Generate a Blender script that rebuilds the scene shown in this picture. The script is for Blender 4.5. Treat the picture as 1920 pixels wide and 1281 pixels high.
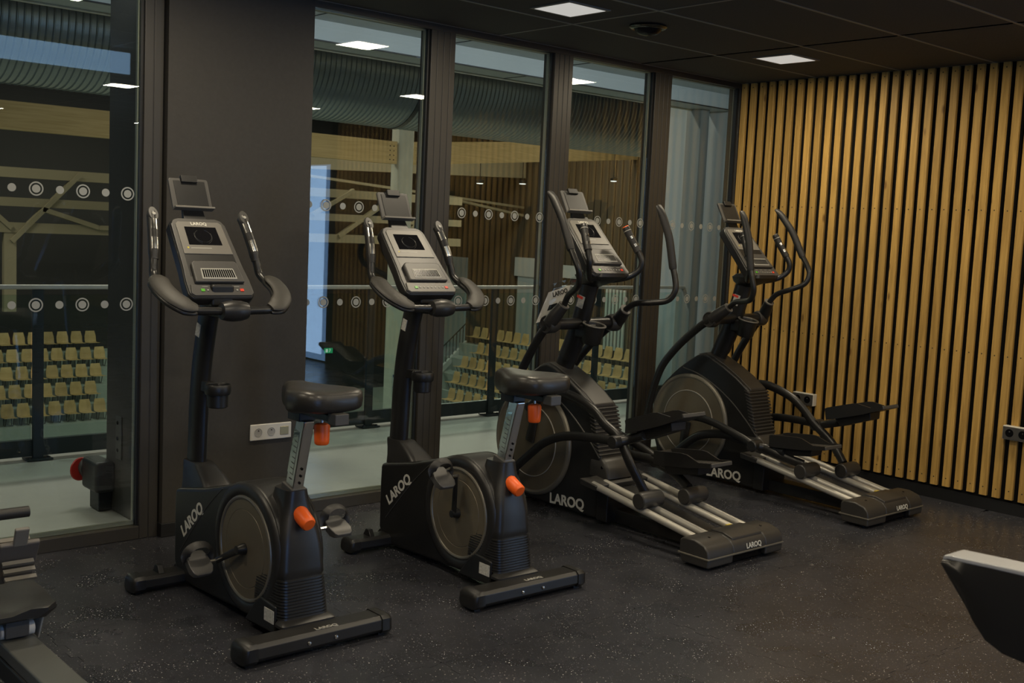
import bpy, bmesh, math, random
from math import sin, cos, pi, radians, hypot, atan2
from mathutils import Vector, Matrix, noise
random.seed(7)
S = bpy.context.scene
COL = S.collection
for o in list(bpy.data.objects): bpy.data.objects.remove(o)

# ------------------------------------------------------------------ camera, world, exposure, large lights
cam_d = bpy.data.cameras.new('camera'); cam_d.sensor_width = 36; cam_d.lens = 39.167; cam_d.clip_end = 300
cam = bpy.data.objects.new('camera', cam_d); COL.objects.link(cam); S.camera = cam
cam.matrix_world = Matrix(((.750779, .031556, -.659799, -.8929), (-.658978, .104711, -.744838, -4.9661),
                           (.045584, .994002, .09941, 1.5163), (0, 0, 0, 1)))
cam_d.dof.use_dof = True; cam_d.dof.focus_distance = 5.6; cam_d.dof.aperture_fstop = 11
S.view_settings.view_transform = 'Standard'; S.view_settings.look = 'None'
S.view_settings.gamma = 1; S.view_settings.use_curve_mapping = False
S.view_settings.exposure = 0.0
W = bpy.data.worlds.new('world'); S.world = W; W.use_nodes = True
W.node_tree.nodes['Background'].inputs[0].default_value = (.5, .56, .62, 1)
W.node_tree.nodes['Background'].inputs[1].default_value = .02

def area(name, loc, sx, sy, power, color, rot=(0, 0, 0)):
    l = bpy.data.lights.new(name, 'AREA'); l.shape = 'RECTANGLE'; l.size = sx; l.size_y = sy
    l.energy = power; l.color = color
    o = bpy.data.objects.new(name, l); o.location = loc; o.rotation_euler = rot; COL.objects.link(o); return o
WARM = (1, .86, .63)
PANELS = [(x, y) for x in (-.62, 1.18, 2.98, 4.78) for y in (-.91, -2.77, -4.63)] + [(4.78, -8.3), (2.98, -8.3)]
ROOM_W, HALL_W, DAY_W = 14.5, 560, 55
for x, y in PANELS: area('panel_lamp', (x, y, 2.598), .23, .23, ROOM_W, WARM)
for x, y in ((16, 14), (28, 14), (4, 26), (16, 30), (27, 26)):
    area('hall_lamp', (x, y, 7.6), 3, 3, HALL_W, (1, .9, .68))
for x in (-3, 4, 11): area('hall_floodlight', (x, 5.3, 7.6), 3, .6, 230, (1, .96, .84))
area('gallery_fill_lamp', (2.0, .14, 2.74), 10, .08, 40, (.90, .96, 1), (radians(95), 0, 0))  # added fill, no such fitting: brightens the gallery ceiling and bulkhead
area('hall_daylight', (-9, 14, 4.2), 16, 3, 200, (.62, .8, 1), (0, radians(-72), 0))
area('back_daylight', (-1.9, -9.92, 1.25), 2.6, 2.1, DAY_W, (.42, .66, 1), (radians(90), 0, radians(180)))
area('door_daylight', (5.44, -5.75, 1.1), 2.0, 1.0, 24, (.45, .68, 1), (0, radians(90), 0))

# ------------------------------------------------------------------ materials
MATS = {}
def mat(name, col, rough=.5, metal=0, var=.0, scale=30, bump=0, emit=0, spec=.5, rvar=0):
    if name in MATS: return MATS[name]
    m = bpy.data.materials.new(name); m.use_nodes = True; nt = m.node_tree; p = nt.nodes['Principled BSDF']
    p.inputs['Base Color'].default_value = (*col, 1); p.inputs['Roughness'].default_value = rough
    p.inputs['Metallic'].default_value = metal; p.inputs['Specular IOR Level'].default_value = spec
    if emit: p.inputs['Emission Color'].default_value = (*col, 1); p.inputs['Emission Strength'].default_value = emit
    if var or bump or rvar:
        tc = nt.nodes.new('ShaderNodeTexCoord'); n = nt.nodes.new('ShaderNodeTexNoise')
        n.inputs['Scale'].default_value = scale; n.inputs['Detail'].default_value = 5
        nt.links.new(tc.outputs['Object'], n.inputs['Vector'])
        if var:
            r = nt.nodes.new('ShaderNodeMapRange'); r.inputs[3].default_value = 1 - var; r.inputs[4].default_value = 1 + var
            r.inputs[1].default_value = .3; r.inputs[2].default_value = .7
            mx = nt.nodes.new('ShaderNodeMix'); mx.data_type = 'RGBA'; mx.blend_type = 'MULTIPLY'; mx.inputs[0].default_value = 1
            mx.inputs[6].default_value = (*col, 1)
            nt.links.new(n.outputs['Fac'], r.inputs[0]); nt.links.new(r.outputs[0], mx.inputs[7]); nt.links.new(mx.outputs[2], p.inputs['Base Color'])
        if rvar:
            r2 = nt.nodes.new('ShaderNodeMapRange'); r2.inputs[3].default_value = rough - rvar; r2.inputs[4].default_value = rough + rvar
            nt.links.new(n.outputs['Fac'], r2.inputs[0]); nt.links.new(r2.outputs[0], p.inputs['Roughness'])
        if bump:
            b = nt.nodes.new('ShaderNodeBump'); b.inputs['Strength'].default_value = bump; b.inputs['Distance'].default_value = .004
            nt.links.new(n.outputs['Fac'], b.inputs['Height']); nt.links.new(b.outputs[0], p.inputs['Normal'])
    MATS[name] = m; return m

def glass_mat(name, refl=1.0, tint=(.93, .97, .96)):
    m = bpy.data.materials.new(name); m.use_nodes = True; nt = m.node_tree; nt.nodes.clear()
    out = nt.nodes.new('ShaderNodeOutputMaterial'); mx = nt.nodes.new('ShaderNodeMixShader')
    tr = nt.nodes.new('ShaderNodeBsdfTransparent'); gl = nt.nodes.new('ShaderNodeBsdfGlossy')
    tr.inputs[0].default_value = (*tint, 1); gl.inputs['Roughness'].default_value = 0; gl.inputs[0].default_value = (refl, refl, refl, 1)
    f = nt.nodes.new('ShaderNodeFresnel'); f.inputs[0].default_value = 1.52
    g = nt.nodes.new('ShaderNodeNewGeometry'); io = nt.nodes.new('ShaderNodeMapRange')
    io.inputs[3].default_value = 1.52; io.inputs[4].default_value = 1 / 1.52       # same reflectance from either side of the sheet
    nt.links.new(g.outputs['Backfacing'], io.inputs[0]); nt.links.new(io.outputs[0], f.inputs[0])
    nt.links.new(f.outputs[0], mx.inputs[0]); nt.links.new(tr.outputs[0], mx.inputs[1]); nt.links.new(gl.outputs[0], mx.inputs[2])
    nt.links.new(mx.outputs[0], out.inputs[0]); return m

def wood_mat(name, c1, c2, axis=2, grain=(40, 40, 2.2), knots=True, screws=None, rough=.55):
    m = bpy.data.materials.new(name); m.use_nodes = True; nt = m.node_tree; L = nt.links.new; N = nt.nodes.new
    p = nt.nodes['Principled BSDF']; p.inputs['Roughness'].default_value = rough; p.inputs['Specular IOR Level'].default_value = .3
    tc = N('ShaderNodeTexCoord'); oi = N('ShaderNodeObjectInfo'); mp = N('ShaderNodeMapping'); mp.inputs['Scale'].default_value = grain
    add = N('ShaderNodeVectorMath'); sc = N('ShaderNodeVectorMath'); sc.operation = 'SCALE'
    sc.inputs[0].default_value = (17, 9, 31); L(oi.outputs['Random'], sc.inputs['Scale'])
    L(tc.outputs['Object'], add.inputs[0]); L(sc.outputs[0], add.inputs[1]); L(add.outputs[0], mp.inputs['Vector'])
    n = N('ShaderNodeTexNoise'); n.inputs['Scale'].default_value = 1.6; n.inputs['Detail'].default_value = 6; n.inputs['Distortion'].default_value = .6
    L(mp.outputs[0], n.inputs['Vector'])
    cr = N('ShaderNodeValToRGB'); cr.color_ramp.elements[0].position = .32; cr.color_ramp.elements[1].position = .68
    cr.color_ramp.elements[0].color = (*c1, 1); cr.color_ramp.elements[1].color = (*c2, 1); L(n.outputs['Fac'], cr.inputs[0])
    hsv = N('ShaderNodeHueSaturation'); mr = N('ShaderNodeMapRange'); mr.inputs[3].default_value = .84; mr.inputs[4].default_value = 1.14
    L(oi.outputs['Random'], mr.inputs[0]); L(mr.outputs[0], hsv.inputs['Value']); L(cr.outputs[0], hsv.inputs['Color'])
    last = hsv.outputs[0]
    def mul(fac, col):
        nonlocal last
        x = N('ShaderNodeMix'); x.data_type = 'RGBA'; x.inputs[7].default_value = (*col, 1)
        L(fac, x.inputs[0]); L(last, x.inputs[6]); last = x.outputs[2]
    if knots:
        v = N('ShaderNodeTexVoronoi'); v.inputs['Scale'].default_value = 1
        mp2 = N('ShaderNodeMapping'); mp2.inputs['Scale'].default_value = (9, 9, 3.1); L(add.outputs[0], mp2.inputs['Vector']); L(mp2.outputs[0], v.inputs['Vector'])
        k = N('ShaderNodeMapRange'); k.inputs[1].default_value = .05; k.inputs[2].default_value = .11; k.inputs[3].default_value = .75; k.inputs[4].default_value = 0
        L(v.outputs['Distance'], k.inputs[0]); mul(k.outputs[0], (c1[0] * .35, c1[1] * .25, c1[2] * .2))
    if screws:                                       # flat screw heads at fixed heights on the slat's centre line
        sep = N('ShaderNodeSeparateXYZ'); L(tc.outputs['Object'], sep.inputs[0]); prev = None
        for z in screws:
            a = N('ShaderNodeMath'); a.operation = 'SUBTRACT'; a.inputs[1].default_value = z; L(sep.outputs[2], a.inputs[0])
            c = N('ShaderNodeCombineXYZ'); L(a.outputs[0], c.inputs[2]); L(sep.outputs[1], c.inputs[1])
            ln = N('ShaderNodeVectorMath'); ln.operation = 'LENGTH'; L(c.outputs[0], ln.inputs[0])
            lt = N('ShaderNodeMath'); lt.operation = 'LESS_THAN'; lt.inputs[1].default_value = .0042; L(ln.outputs['Value'], lt.inputs[0])
            if prev is None: prev = lt.outputs[0]
            else:
                mxx = N('ShaderNodeMath'); mxx.operation = 'MAXIMUM'; L(prev, mxx.inputs[0]); L(lt.outputs[0], mxx.inputs[1]); prev = mxx.outputs[0]
        mul(prev, (.05, .035, .02))
    L(last, p.inputs['Base Color']); return m

def rubber_mat():
    m = bpy.data.materials.new('rubber floor'); m.use_nodes = True; nt = m.node_tree; L = nt.links.new; N = nt.nodes.new
    p = nt.nodes['Principled BSDF']; p.inputs['Specular IOR Level'].default_value = .42
    g = N('ShaderNodeNewGeometry')
    def specks(scale, r, keep):
        v = N('ShaderNodeTexVoronoi'); v.inputs['Scale'].default_value = scale; L(g.outputs['Position'], v.inputs['Vector'])
        lt = N('ShaderNodeMath'); lt.operation = 'LESS_THAN'; lt.inputs[1].default_value = r; L(v.outputs['Distance'], lt.inputs[0])
        sp = N('ShaderNodeSeparateColor'); L(v.outputs['Color'], sp.inputs[0])
        k = N('ShaderNodeMath'); k.operation = 'LESS_THAN'; k.inputs[1].default_value = keep; L(sp.outputs[0], k.inputs[0])
        mm = N('ShaderNodeMath'); mm.operation = 'MULTIPLY'; L(lt.outputs[0], mm.inputs[0]); L(k.outputs[0], mm.inputs[1])
        br = N('ShaderNodeMath'); br.operation = 'MULTIPLY'; L(mm.outputs[0], br.inputs[0]); L(sp.outputs[1], br.inputs[1]); return br.outputs[0]
    a = specks(80, .16, .75); b = specks(140, .2, .6)
    n = N('ShaderNodeTexNoise'); n.inputs['Scale'].default_value = 2.2; n.inputs['Detail'].default_value = 6; L(g.outputs['Position'], n.inputs['Vector'])
    cr = N('ShaderNodeValToRGB'); cr.color_ramp.elements[0].position = .3; cr.color_ramp.elements[1].position = .72
    cr.color_ramp.elements[0].color = (.025, .026, .031, 1); cr.color_ramp.elements[1].color = (.040, .041, .049, 1); L(n.outputs['Fac'], cr.inputs[0])
    x1 = N('ShaderNodeMix'); x1.data_type = 'RGBA'; x1.inputs[7].default_value = (.75, .72, .66, 1); L(a, x1.inputs[0]); L(cr.outputs[0], x1.inputs[6])
    x2 = N('ShaderNodeMix'); x2.data_type = 'RGBA'; x2.inputs[7].default_value = (.22, .21, .24, 1); L(b, x2.inputs[0]); L(x1.outputs[2], x2.inputs[6])
    L(x2.outputs[2], p.inputs['Base Color'])
    n2 = N('ShaderNodeTexNoise'); n2.inputs['Scale'].default_value = 260; L(g.outputs['Position'], n2.inputs['Vector'])
    bp = N('ShaderNodeBump'); bp.inputs['Strength'].default_value = .12; bp.inputs['Distance'].default_value = .002; L(n2.outputs['Fac'], bp.inputs['Height']); L(bp.outputs[0], p.inputs['Normal'])
    n3 = N('ShaderNodeTexNoise'); n3.inputs['Scale'].default_value = 5; n3.inputs['Detail'].default_value = 4; L(g.outputs['Position'], n3.inputs['Vector'])
    r = N('ShaderNodeMapRange'); r.inputs[3].default_value = .21; r.inputs[4].default_value = .35; L(n3.outputs['Fac'], r.inputs[0]); L(r.outputs[0], p.inputs['Roughness'])
    return m

BLACK = mat('black plastic', (.012, .0117, .0112), .42, var=.12, scale=14, bump=.05)
BLACK2 = mat('black satin cover', (.018, .0172, .0162), .38, var=.1, scale=10)
TUBE = mat('black powder coat', (.014, .0136, .013), .34, bump=.03, scale=220)
DISPLAY = mat('anti-glare display', (.008, .008, .009), .5, spec=0)
RUB = mat('soft black rubber', (.020, .019, .018), .52, bump=.15, scale=160)
VINYL = mat('black saddle vinyl', (.026, .024, .021), .36, bump=.08, scale=300)
DISC = mat('bronze grey disc', (.155, .130, .088), .42, metal=.35, var=.06, scale=9)
LIP = mat('grey disc rim', (.19, .175, .14), .38, metal=.4)
GREYC = mat('grey console plastic', (.15, .14, .12), .45, var=.04, scale=20)
GREYD = mat('dark grey plastic', (.06, .057, .052), .45, var=.06, scale=16)
SCREEN = mat('black glossy screen', (.006, .006, .007), .22, spec=.12)
CHROME = mat('brushed chrome', (.62, .61, .58), .22, metal=1, rvar=.08, scale=40)
STEEL = mat('satin aluminium rail', (.46, .44, .39), .42, metal=.45)
COVER = mat('charcoal cover plastic', (.034, .032, .029), .40, var=.06, scale=16)
ORANGE = mat('orange plastic', (.92, .13, .012), .42)
WHITE = mat('white print', (.62, .6, .52), .5)
LABEL = mat('pale sticker', (.5, .49, .44), .5, var=.25, scale=120)
GREEN = mat('green button', (.10, .42, .03), .4); RED = mat('red button', (.75, .06, .03), .4)
PALE = mat('pale button print', (.36, .35, .31), .5)
PAD = mat('textured elbow pad', (.040, .037, .031), .5, bump=.25, scale=420)
PLATE = mat('white socket plastic', (.60, .58, .52), .35)
DARKWALL = mat('charcoal wall paint', (.047, .0435, .038), .6, var=.06, scale=60, bump=.06, spec=.3)
FRAME = mat('dark bronze aluminium', (.050, .045, .037), .42, metal=.2, var=.05, scale=8)
GASKET = mat('black gasket', (.010, .0105, .011), .45)
SPACER = mat('silver glazing bead', (.33, .32, .25), .38, metal=.5)
CEIL = mat('black ceiling tile', (.075, .072, .067), .85, var=.2, scale=240, bump=.2, spec=.2)
RAILC = mat('grey ceiling grid', (.20, .19, .165), .55)
DIFF = mat('lit panel diffuser', (.60, .585, .55), .5, emit=.78)
FELT = mat('black felt backing', (.006, .0058, .0055), .95, spec=.1)
SLAT = wood_mat('pale spruce slat', (.37, .218, .056), (.55, .338, .092), screws=(.05, .83, 1.67, 2.49))
GLULAM = wood_mat('glulam timber', (.54, .40, .19), (.68, .52, .27), grain=(.5, 3, 12), knots=False)
SEATW = wood_mat('beech plywood seat', (.40, .27, .12), (.52, .36, .17), grain=(3, 3, 1), knots=False)
CONC = mat('grey concrete floor', (.28, .272, .238), .55, var=.12, scale=1.4, rvar=.1)
PALEW = mat('pale grey painted wall', (.46, .50, .50), .6, var=.04, scale=2)
COLUMN = mat('pale concrete column', (.50, .52, .46), .6, var=.08, scale=3)
DUCT = mat('galvanised spiral duct', (.34, .37, .355), .34, metal=.8, rvar=.08, scale=3)
DARKM = mat('dark green grey steel', (.020, .028, .029), .4, metal=.3)
HALLD = mat('dark hall cladding', (.020, .022, .025), .6)
GLASS = glass_mat('window glass'); GLASS_R = glass_mat('balustrade glass', .6, (.86, .95, .93))
DECAL = mat('pale vinyl dot', (.30, .31, .285), .5)
FLOORM = rubber_mat()

# ------------------------------------------------------------------ mesh helpers
def V(*a): return Vector(a)
class MB:
    def __init__(s, off=(0, 0, 0)): s.v = []; s.f = []; s.off = Vector(off)
    def add(s, vs, fs):
        b = len(s.v); s.v += [Vector(p) - s.off for p in vs]; s.f += [[b + i for i in f] for f in fs]; return s
    def box(s, lo, hi):
        (a, b, c), (d, e, f) = lo, hi
        return s.add([(a, b, c), (d, b, c), (d, e, c), (a, e, c), (a, b, f), (d, b, f), (d, e, f), (a, e, f)],
                     [(0, 3, 2, 1), (4, 5, 6, 7), (0, 1, 5, 4), (1, 2, 6, 5), (2, 3, 7, 6), (3, 0, 4, 7)])
    def obox(s, c, ax, ay, az):                     # oriented box: centre and half axis vectors
        c, ax, ay, az = Vector(c), Vector(ax), Vector(ay), Vector(az)
        vs = [c + i * ax + j * ay + k * az for k in (-1, 1) for i, j in ((-1, -1), (1, -1), (1, 1), (-1, 1))]
        return s.add(vs, [(0, 3, 2, 1), (4, 5, 6, 7), (0, 1, 5, 4), (1, 2, 6, 5), (2, 3, 7, 6), (3, 0, 4, 7)])
    def prism(s, prof, x0, x1):                     # profile in (y, z), extruded along x
        n = len(prof)
        if sum(prof[i][0] * prof[(i + 1) % n][1] - prof[(i + 1) % n][0] * prof[i][1] for i in range(n)) < 0: prof = prof[::-1]
        vs = [(x0, *p) for p in prof] + [(x1, *p) for p in prof]
        return s.add(vs, [tuple(range(n))[::-1], tuple(range(n, 2 * n))] + [(i, (i + 1) % n, n + (i + 1) % n, n + i) for i in range(n)])
    def loft(s, secs, cap=True):
        n = len(secs[0]); vs = [p for q in secs for p in q]; fs = []
        for k in range(len(secs) - 1):
            for i in range(n):
                j = (i + 1) % n; fs.append((k * n + i, k * n + j, (k + 1) * n + j, (k + 1) * n + i))
        if cap: fs += [tuple(range(n))[::-1], tuple(range((len(secs) - 1) * n, len(secs) * n))]
        return s.add(vs, fs)
    def tube(s, path, r, n=10, ref=(1, 0, 0), cap=True):
        P = [Vector(p) for p in path]; secs = []; ref = Vector(ref)
        for i, p in enumerate(P):
            t = (P[min(i + 1, len(P) - 1)] - P[max(i - 1, 0)]).normalized()
            a = ref - ref.dot(t) * t
            if a.length < 1e-3: a = Vector((0, .31, .95)) - Vector((0, .31, .95)).dot(t) * t
            a.normalize(); b = t.cross(a)
            q = r[i] if isinstance(r, list) else r
            ra, rb = q if isinstance(q, tuple) else (q, q)
            secs.append([p + ra * cos(2 * pi * k / n) * a + rb * sin(2 * pi * k / n) * b for k in range(n)])
        return s.loft(secs, cap)
    def lathe(s, c, ax, prof, n=32):                # prof: (radius, distance along axis); open ends are capped when radius > 0
        c, ax = Vector(c), Vector(ax).normalized()
        a = Vector((0, 0, 1)) if abs(ax.z) < .9 else Vector((1, 0, 0)); a = (a - a.dot(ax) * ax).normalized(); b = ax.cross(a)
        return s.loft([[c + h * ax + r * (cos(2 * pi * k / n) * a + sin(2 * pi * k / n) * b) for k in range(n)] for r, h in prof])
    def ring(s, c, ax, R, r, n=36, m=8):
        c, ax = Vector(c), Vector(ax).normalized()
        a = Vector((0, 0, 1)) if abs(ax.z) < .9 else Vector((1, 0, 0)); a = (a - a.dot(ax) * ax).normalized(); b = ax.cross(a)
        ra, rb = r if isinstance(r, tuple) else (r, r); vs = []; fs = []
        for i in range(n):
            e = cos(2 * pi * i / n) * a + sin(2 * pi * i / n) * b
            for j in range(m): vs.append(c + (R + ra * cos(2 * pi * j / m)) * e + rb * sin(2 * pi * j / m) * ax)
        for i in range(n):
            for j in range(m):
                i2, j2 = (i + 1) % n, (j + 1) % m; fs.append((i * m + j, i2 * m + j, i2 * m + j2, i * m + j2))
        return s.add(vs, fs)
    def mesh(s, name, m, sharp=38):
        me = bpy.data.meshes.new(name); me.from_pydata([tuple(p) for p in s.v], [], s.f); me.update()
        bm = bmesh.new(); bm.from_mesh(me); bmesh.ops.recalc_face_normals(bm, faces=bm.faces); bm.to_mesh(me); bm.free()
        me.materials.append(m)
        for p in me.polygons: p.use_smooth = True
        me.set_sharp_from_angle(angle=radians(sharp)); return me
    def build(s, name, m, parent=None, bevel=0, seg=2, sharp=38, label=None):
        o = bpy.data.objects.new(name, s.mesh(name, m, sharp)); COL.objects.link(o)
        if parent: o.parent = parent
        if bevel:
            b = o.modifiers.new('bevel', 'BEVEL'); b.width = bevel; b.segments = seg; b.limit_method = 'ANGLE'; b.angle_limit = radians(35); b.harden_normals = True
        if label: o['label'] = label
        return o
def cat(pts, sub=5):                                # Catmull-Rom smoothing of a path
    P = [Vector(p) for p in pts]; out = []
    for i in range(len(P) - 1):
        p0, p1, p2, p3 = P[max(i - 1, 0)], P[i], P[i + 1], P[min(i + 2, len(P) - 1)]
        for k in range(sub):
            t = k / sub
            out.append(.5 * ((2 * p1) + (p2 - p0) * t + (2 * p0 - 5 * p1 + 4 * p2 - p3) * t * t + (3 * p1 - p0 - 3 * p2 + p3) * t ** 3))
    return out + [P[-1]]
def tag(o, label=None, category=None, group=None, kind=None):
    for k, v in (('label', label), ('category', category), ('group', group), ('kind', kind)):
        if v: o[k] = v
    return o
def thing(name, label, category, loc=(0, 0, 0), group=None):
    o = bpy.data.objects.new(name, None); o.empty_display_size = .1; COL.objects.link(o); o.location = loc
    return tag(o, label, category, group)
def struct(name, mb, m, parent=None, bevel=0, seg=1):
    o = mb.build(name, m, parent, bevel, seg)
    if not parent: o['kind'] = 'structure'
    return o
def inst(name, me, loc, parent=None, rot=None):
    o = bpy.data.objects.new(name, me); COL.objects.link(o); o.location = loc
    if rot: o.rotation_euler = rot
    if parent: o.parent = parent
    return o
def lettering(text, size, origin, right, up, m, parent, name='lettering', depth=.0006, align='LEFT', bold=.030, squash=1):
    cu = bpy.data.curves.new('t', 'FONT'); cu.body = text; cu.size = size; cu.extrude = depth; cu.offset = size * bold; cu.align_x = align; cu.resolution_u = 3
    tmp = bpy.data.objects.new('t', cu); COL.objects.link(tmp); dg = bpy.context.evaluated_depsgraph_get()
    me = bpy.data.meshes.new_from_object(tmp.evaluated_get(dg)); bpy.data.objects.remove(tmp); bpy.data.curves.remove(cu)
    origin = Vector(origin) - (Vector((0, parent.location.y, 0)) if abs(parent.location.z) < .01 and parent.parent is None else Vector())
    r, u = Vector(right).normalized(), Vector(up); u = (u - u.dot(r) * r).normalized(); n = r.cross(u)
    M = Matrix(((r.x, u.x, n.x, origin[0]), (r.y, u.y, n.y, origin[1]), (r.z, u.z, n.z, origin[2]), (0, 0, 0, 1)))
    me.transform(M @ Matrix.Diagonal((squash, 1, 1, 1))); me.materials.clear(); me.materials.append(m)
    o = bpy.data.objects.new(name, me); COL.objects.link(o); o.parent = parent; return o

# ================================================================== ROOM SHELL
X0, X1, Y0, ZC = -4.0, 5.537, -10.0, 2.61
XS = 5.515                                          # front face of the slats
floor = struct('floor', MB().box((X0, Y0, -.12), (X1 + .1, .12, -.006)), FLOORM)
def wob(t, amp=.011, n=8):                          # dovetail edge shared by neighbouring tiles
    if not .06 < t < .94: return 0
    k = (t * n) % 1
    return amp if k < .42 else (amp * (1 - (k - .42) / .08 * 2) if k < .5 else (-amp if k < .92 else -amp + (k - .92) / .08 * 2 * amp))
TS = 1.0; ys0 = -.02
ts = sorted({(i / 8 + q / 8) for i in range(8) for q in (0, .42, .5, .92)})
k = 0
for ix in range(-4, 6):
    for iy in range(0, 10):
        xa, ya = ix * TS + .46, ys0 - iy * TS; g = .0009; P = []
        wx0 = xa > X0; wx1 = xa + TS < X1; wy0 = iy > 0; wy1 = iy < 9
        P += [(xa + t, ya - (g if 1 else 0) + (wob(t) if wy0 else 0)) for t in ts if t < 1]
        P += [(xa + TS - g + (wob(t) if wx1 else 0), ya - t) for t in ts if t < 1]
        P += [(xa + t, ya - TS + g + (wob(t) if wy1 else 0)) for t in reversed(ts) if t < 1]
        P += [(xa + g + (wob(t) if wx0 else 0), ya - t) for t in reversed(ts) if t < 1]
        P = [(min(max(x, X0), X1), y) for x, y in P]
        n = len(P); mb = MB().add([(x, y, 0) for x, y in P] + [(x, y, -.006) for x, y in P],
                                 [tuple(range(n))] + [(i, n + i, n + (i + 1) % n, (i + 1) % n) for i in range(n)])
        mb.build('rubber_tile', FLOORM, floor)
ceiling = struct('ceiling', MB().box((X0, Y0, ZC + .03), (X1 + .1, .12, ZC + .12)), FELT)
gxs = [3.27 + 1.2 * i for i in range(-6, 2)]; gys = [-.631 - .6 * i for i in range(-1, 16)]
tile = MB().box((-.592, -.292, 0), (.592, .292, .018)).mesh('ceiling_tile', CEIL)
for gx in gxs + [4.47 + 1.2]:
    for gy in gys:
        a, b = gx - 1.2, gx; c, d = gy - .6, gy
        aa, bb, cc, dd = max(a, X0), min(b, X1), max(c, Y0), min(d, .0)
        if bb - aa < .03 or dd - cc < .03: continue
        if (aa, bb, cc, dd) == (a, b, c, d): inst('ceiling_tile', tile, (gx - .6, gy - .3, ZC), ceiling)
        else: MB().box((aa + .008, cc + .008, ZC), (bb - .008, dd - .008, ZC + .018)).build('ceiling_tile', CEIL, ceiling)
for gx in gxs + [4.47]: MB().box((gx - .0085, Y0, ZC - .002), (gx + .0085, 0, ZC + .004)).build('ceiling_rail', RAILC, ceiling)
for gy in gys:
    if gy < 0: MB().box((X0, gy - .0085, ZC - .0025), (X1, gy + .0085, ZC + .0035)).build('ceiling_rail', RAILC, ceiling)

wall_right = struct('wall_right', MB().box((X1, Y0, 0), (X1 + .1, 0, ZC)), FELT)
slat_me = MB().loft([[(0, -.0195, z), (0, .0195, z), (.003, .0225, z), (.022, .0225, z), (.022, -.0225, z), (.003, -.0225, z)] for z in (0, 2.519)]).mesh('slat', SLAT, 20)
for i in range(127):
    yc = -.131 - .0772 * i
    zt = 1
    if -6.35 < yc < -5.2: continue
    o = inst('slat', slat_me, (XS + random.uniform(-.0012, .0012), yc, .087 + random.uniform(-.002, .002)), wall_right)
inst('slat', slat_me, (XS, -.055, .087), wall_right)
struct('baseboard_right', MB().box((X1 - .012, Y0, 0), (X1 - .001, -.02, .07)), GASKET)
struct('wall_left', MB().box((X0 - .1, Y0, 0), (X0, 0, ZC)), DARKWALL)
wb = MB().box((X0, Y0 - .1, 0), (-3.3, Y0, ZC)).box((-.5, Y0 - .1, 0), (X1, Y0, ZC)).box((-3.3, Y0 - .1, 2.35), (-.5, Y0, ZC)).box((-3.3, Y0 - .1, 0), (-.5, Y0, .12))
struct('wall_back', wb, DARKWALL)
SKY = mat('dusk daylight window', (.24, .44, .80), .3, emit=2.2)
struct('door_3', MB().box((X1 - .03, -6.3, .02), (X1 - .005, -5.25, 2.12)), SKY)
struct('trim_10', MB().box((X1 - .05, -6.36, 0), (X1, -6.3, 2.6)).box((X1 - .05, -5.25, 0), (X1, -5.2, 2.6)).box((X1 - .05, -6.36, 2.12), (X1, -5.2, 2.6)), FRAME)
struct('window_7', MB().box((-3.3, Y0 - .08, .12), (-.5, Y0 - .06, 2.35)), SKY)
# pillar between the first and second pane, with its skirting
struct('wall_pillar', MB().box((1.305, -.058, 0), (2.058, .62, ZC + .4)), DARKWALL)
struct('baseboard_pillar', MB().box((1.297, -.066, 0), (2.066, .05, .066)), GASKET, bevel=.003)

# ------------------------------------------------------------------ window wall: frames, panes, beads, vinyl dots
ring_me = MB().ring((0, 0, 0), (0, 1, 0), .0275, (.0030, .0005), 28, 4).mesh('ring_decal', DECAL)
dot_me = MB().lathe((0, 0, 0), (0, 1, 0), [(.0175, -.0005), (.0175, .0005)], 20).mesh('dot_decal', DECAL)
ZS, ZH = .076, 2.572
def pane(num, xa, xb, dot0, k0, k1):
    w = struct('window_%d' % num, MB().box((xa, -.003, ZS - .01), (xb, .003, ZH + .005)), GLASS)
    d = .018
    for lo, hi in (((xa, .008, ZS - .012), (xb, .026, ZS + .006)), ((xa, .008, ZH - .004), (xb, .026, ZH + .01)),
                   ((xb - .006, .008, ZS), (xb + .012, .026, ZH)), ((xa - .012, .008, ZS), (xa + .006, .026, ZH))):
        MB().box(lo, hi).build('glazing_bead', SPACER, w)
    for k in range(k0, k1):
        for z in (1.1, 1.6):
            for q, x in ((0, dot0 + .2 * k), (1, dot0 + .1 + .2 * k)):
                if xa + .02 < x < xb - .015:
                    inst('dot_decal', dot_me, (x, -.004, z), w)
                    if q == 0: inst('ring_decal', ring_me, (x, -.004, z), w)
    return w
pane(1, -1.9, 1.195, .745, -13, 4)
pane(2, 2.042, 2.788, 2.187, -1, 4)
pane(3, 2.975, 3.708, 3.078, -1, 4)
pane(4, 3.880, 4.606, 4.175, -2, 3)
pane(5, 4.790, 5.505, 4.896, -1, 4)
def post(num, xs):
    o = None
    mb = MB()
    for a, b in xs: mb.box((a, -.028, 0), (b, .072, ZC))
    o = struct('trim_%d' % num, mb, FRAME, bevel=.003)
    lo, hi = xs[0][0], xs[-1][1]
    MB().box((lo + .01, -.0255, 0), (hi - .01, .07, ZC)).build('frame_core', mat('dark frame groove', (.022, .020, .017), .5), o)
    MB().box((lo - .012, -.012, .06), (lo + .004, .02, ZH + .01)).build('gasket', GASKET, o)
    MB().box((hi - .004, -.012, .06), (hi + .006, .02, ZH + .01)).build('gasket', GASKET, o)
    return o
post(1, [(1.207, 1.250), (1.2525, 1.297)])
post(2, [(2.803, 2.843), (2.8455, 2.886), (2.890, 2.930), (2.9325, 2.970)])
post(3, [(3.722, 3.757), (3.7595, 3.797), (3.801, 3.838), (3.8405, 3.875)])
post(4, [(4.622, 4.661), (4.6635, 4.702), (4.706, 4.746), (4.7485, 4.785)])
post(5, [(5.510, 5.537)])
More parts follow.
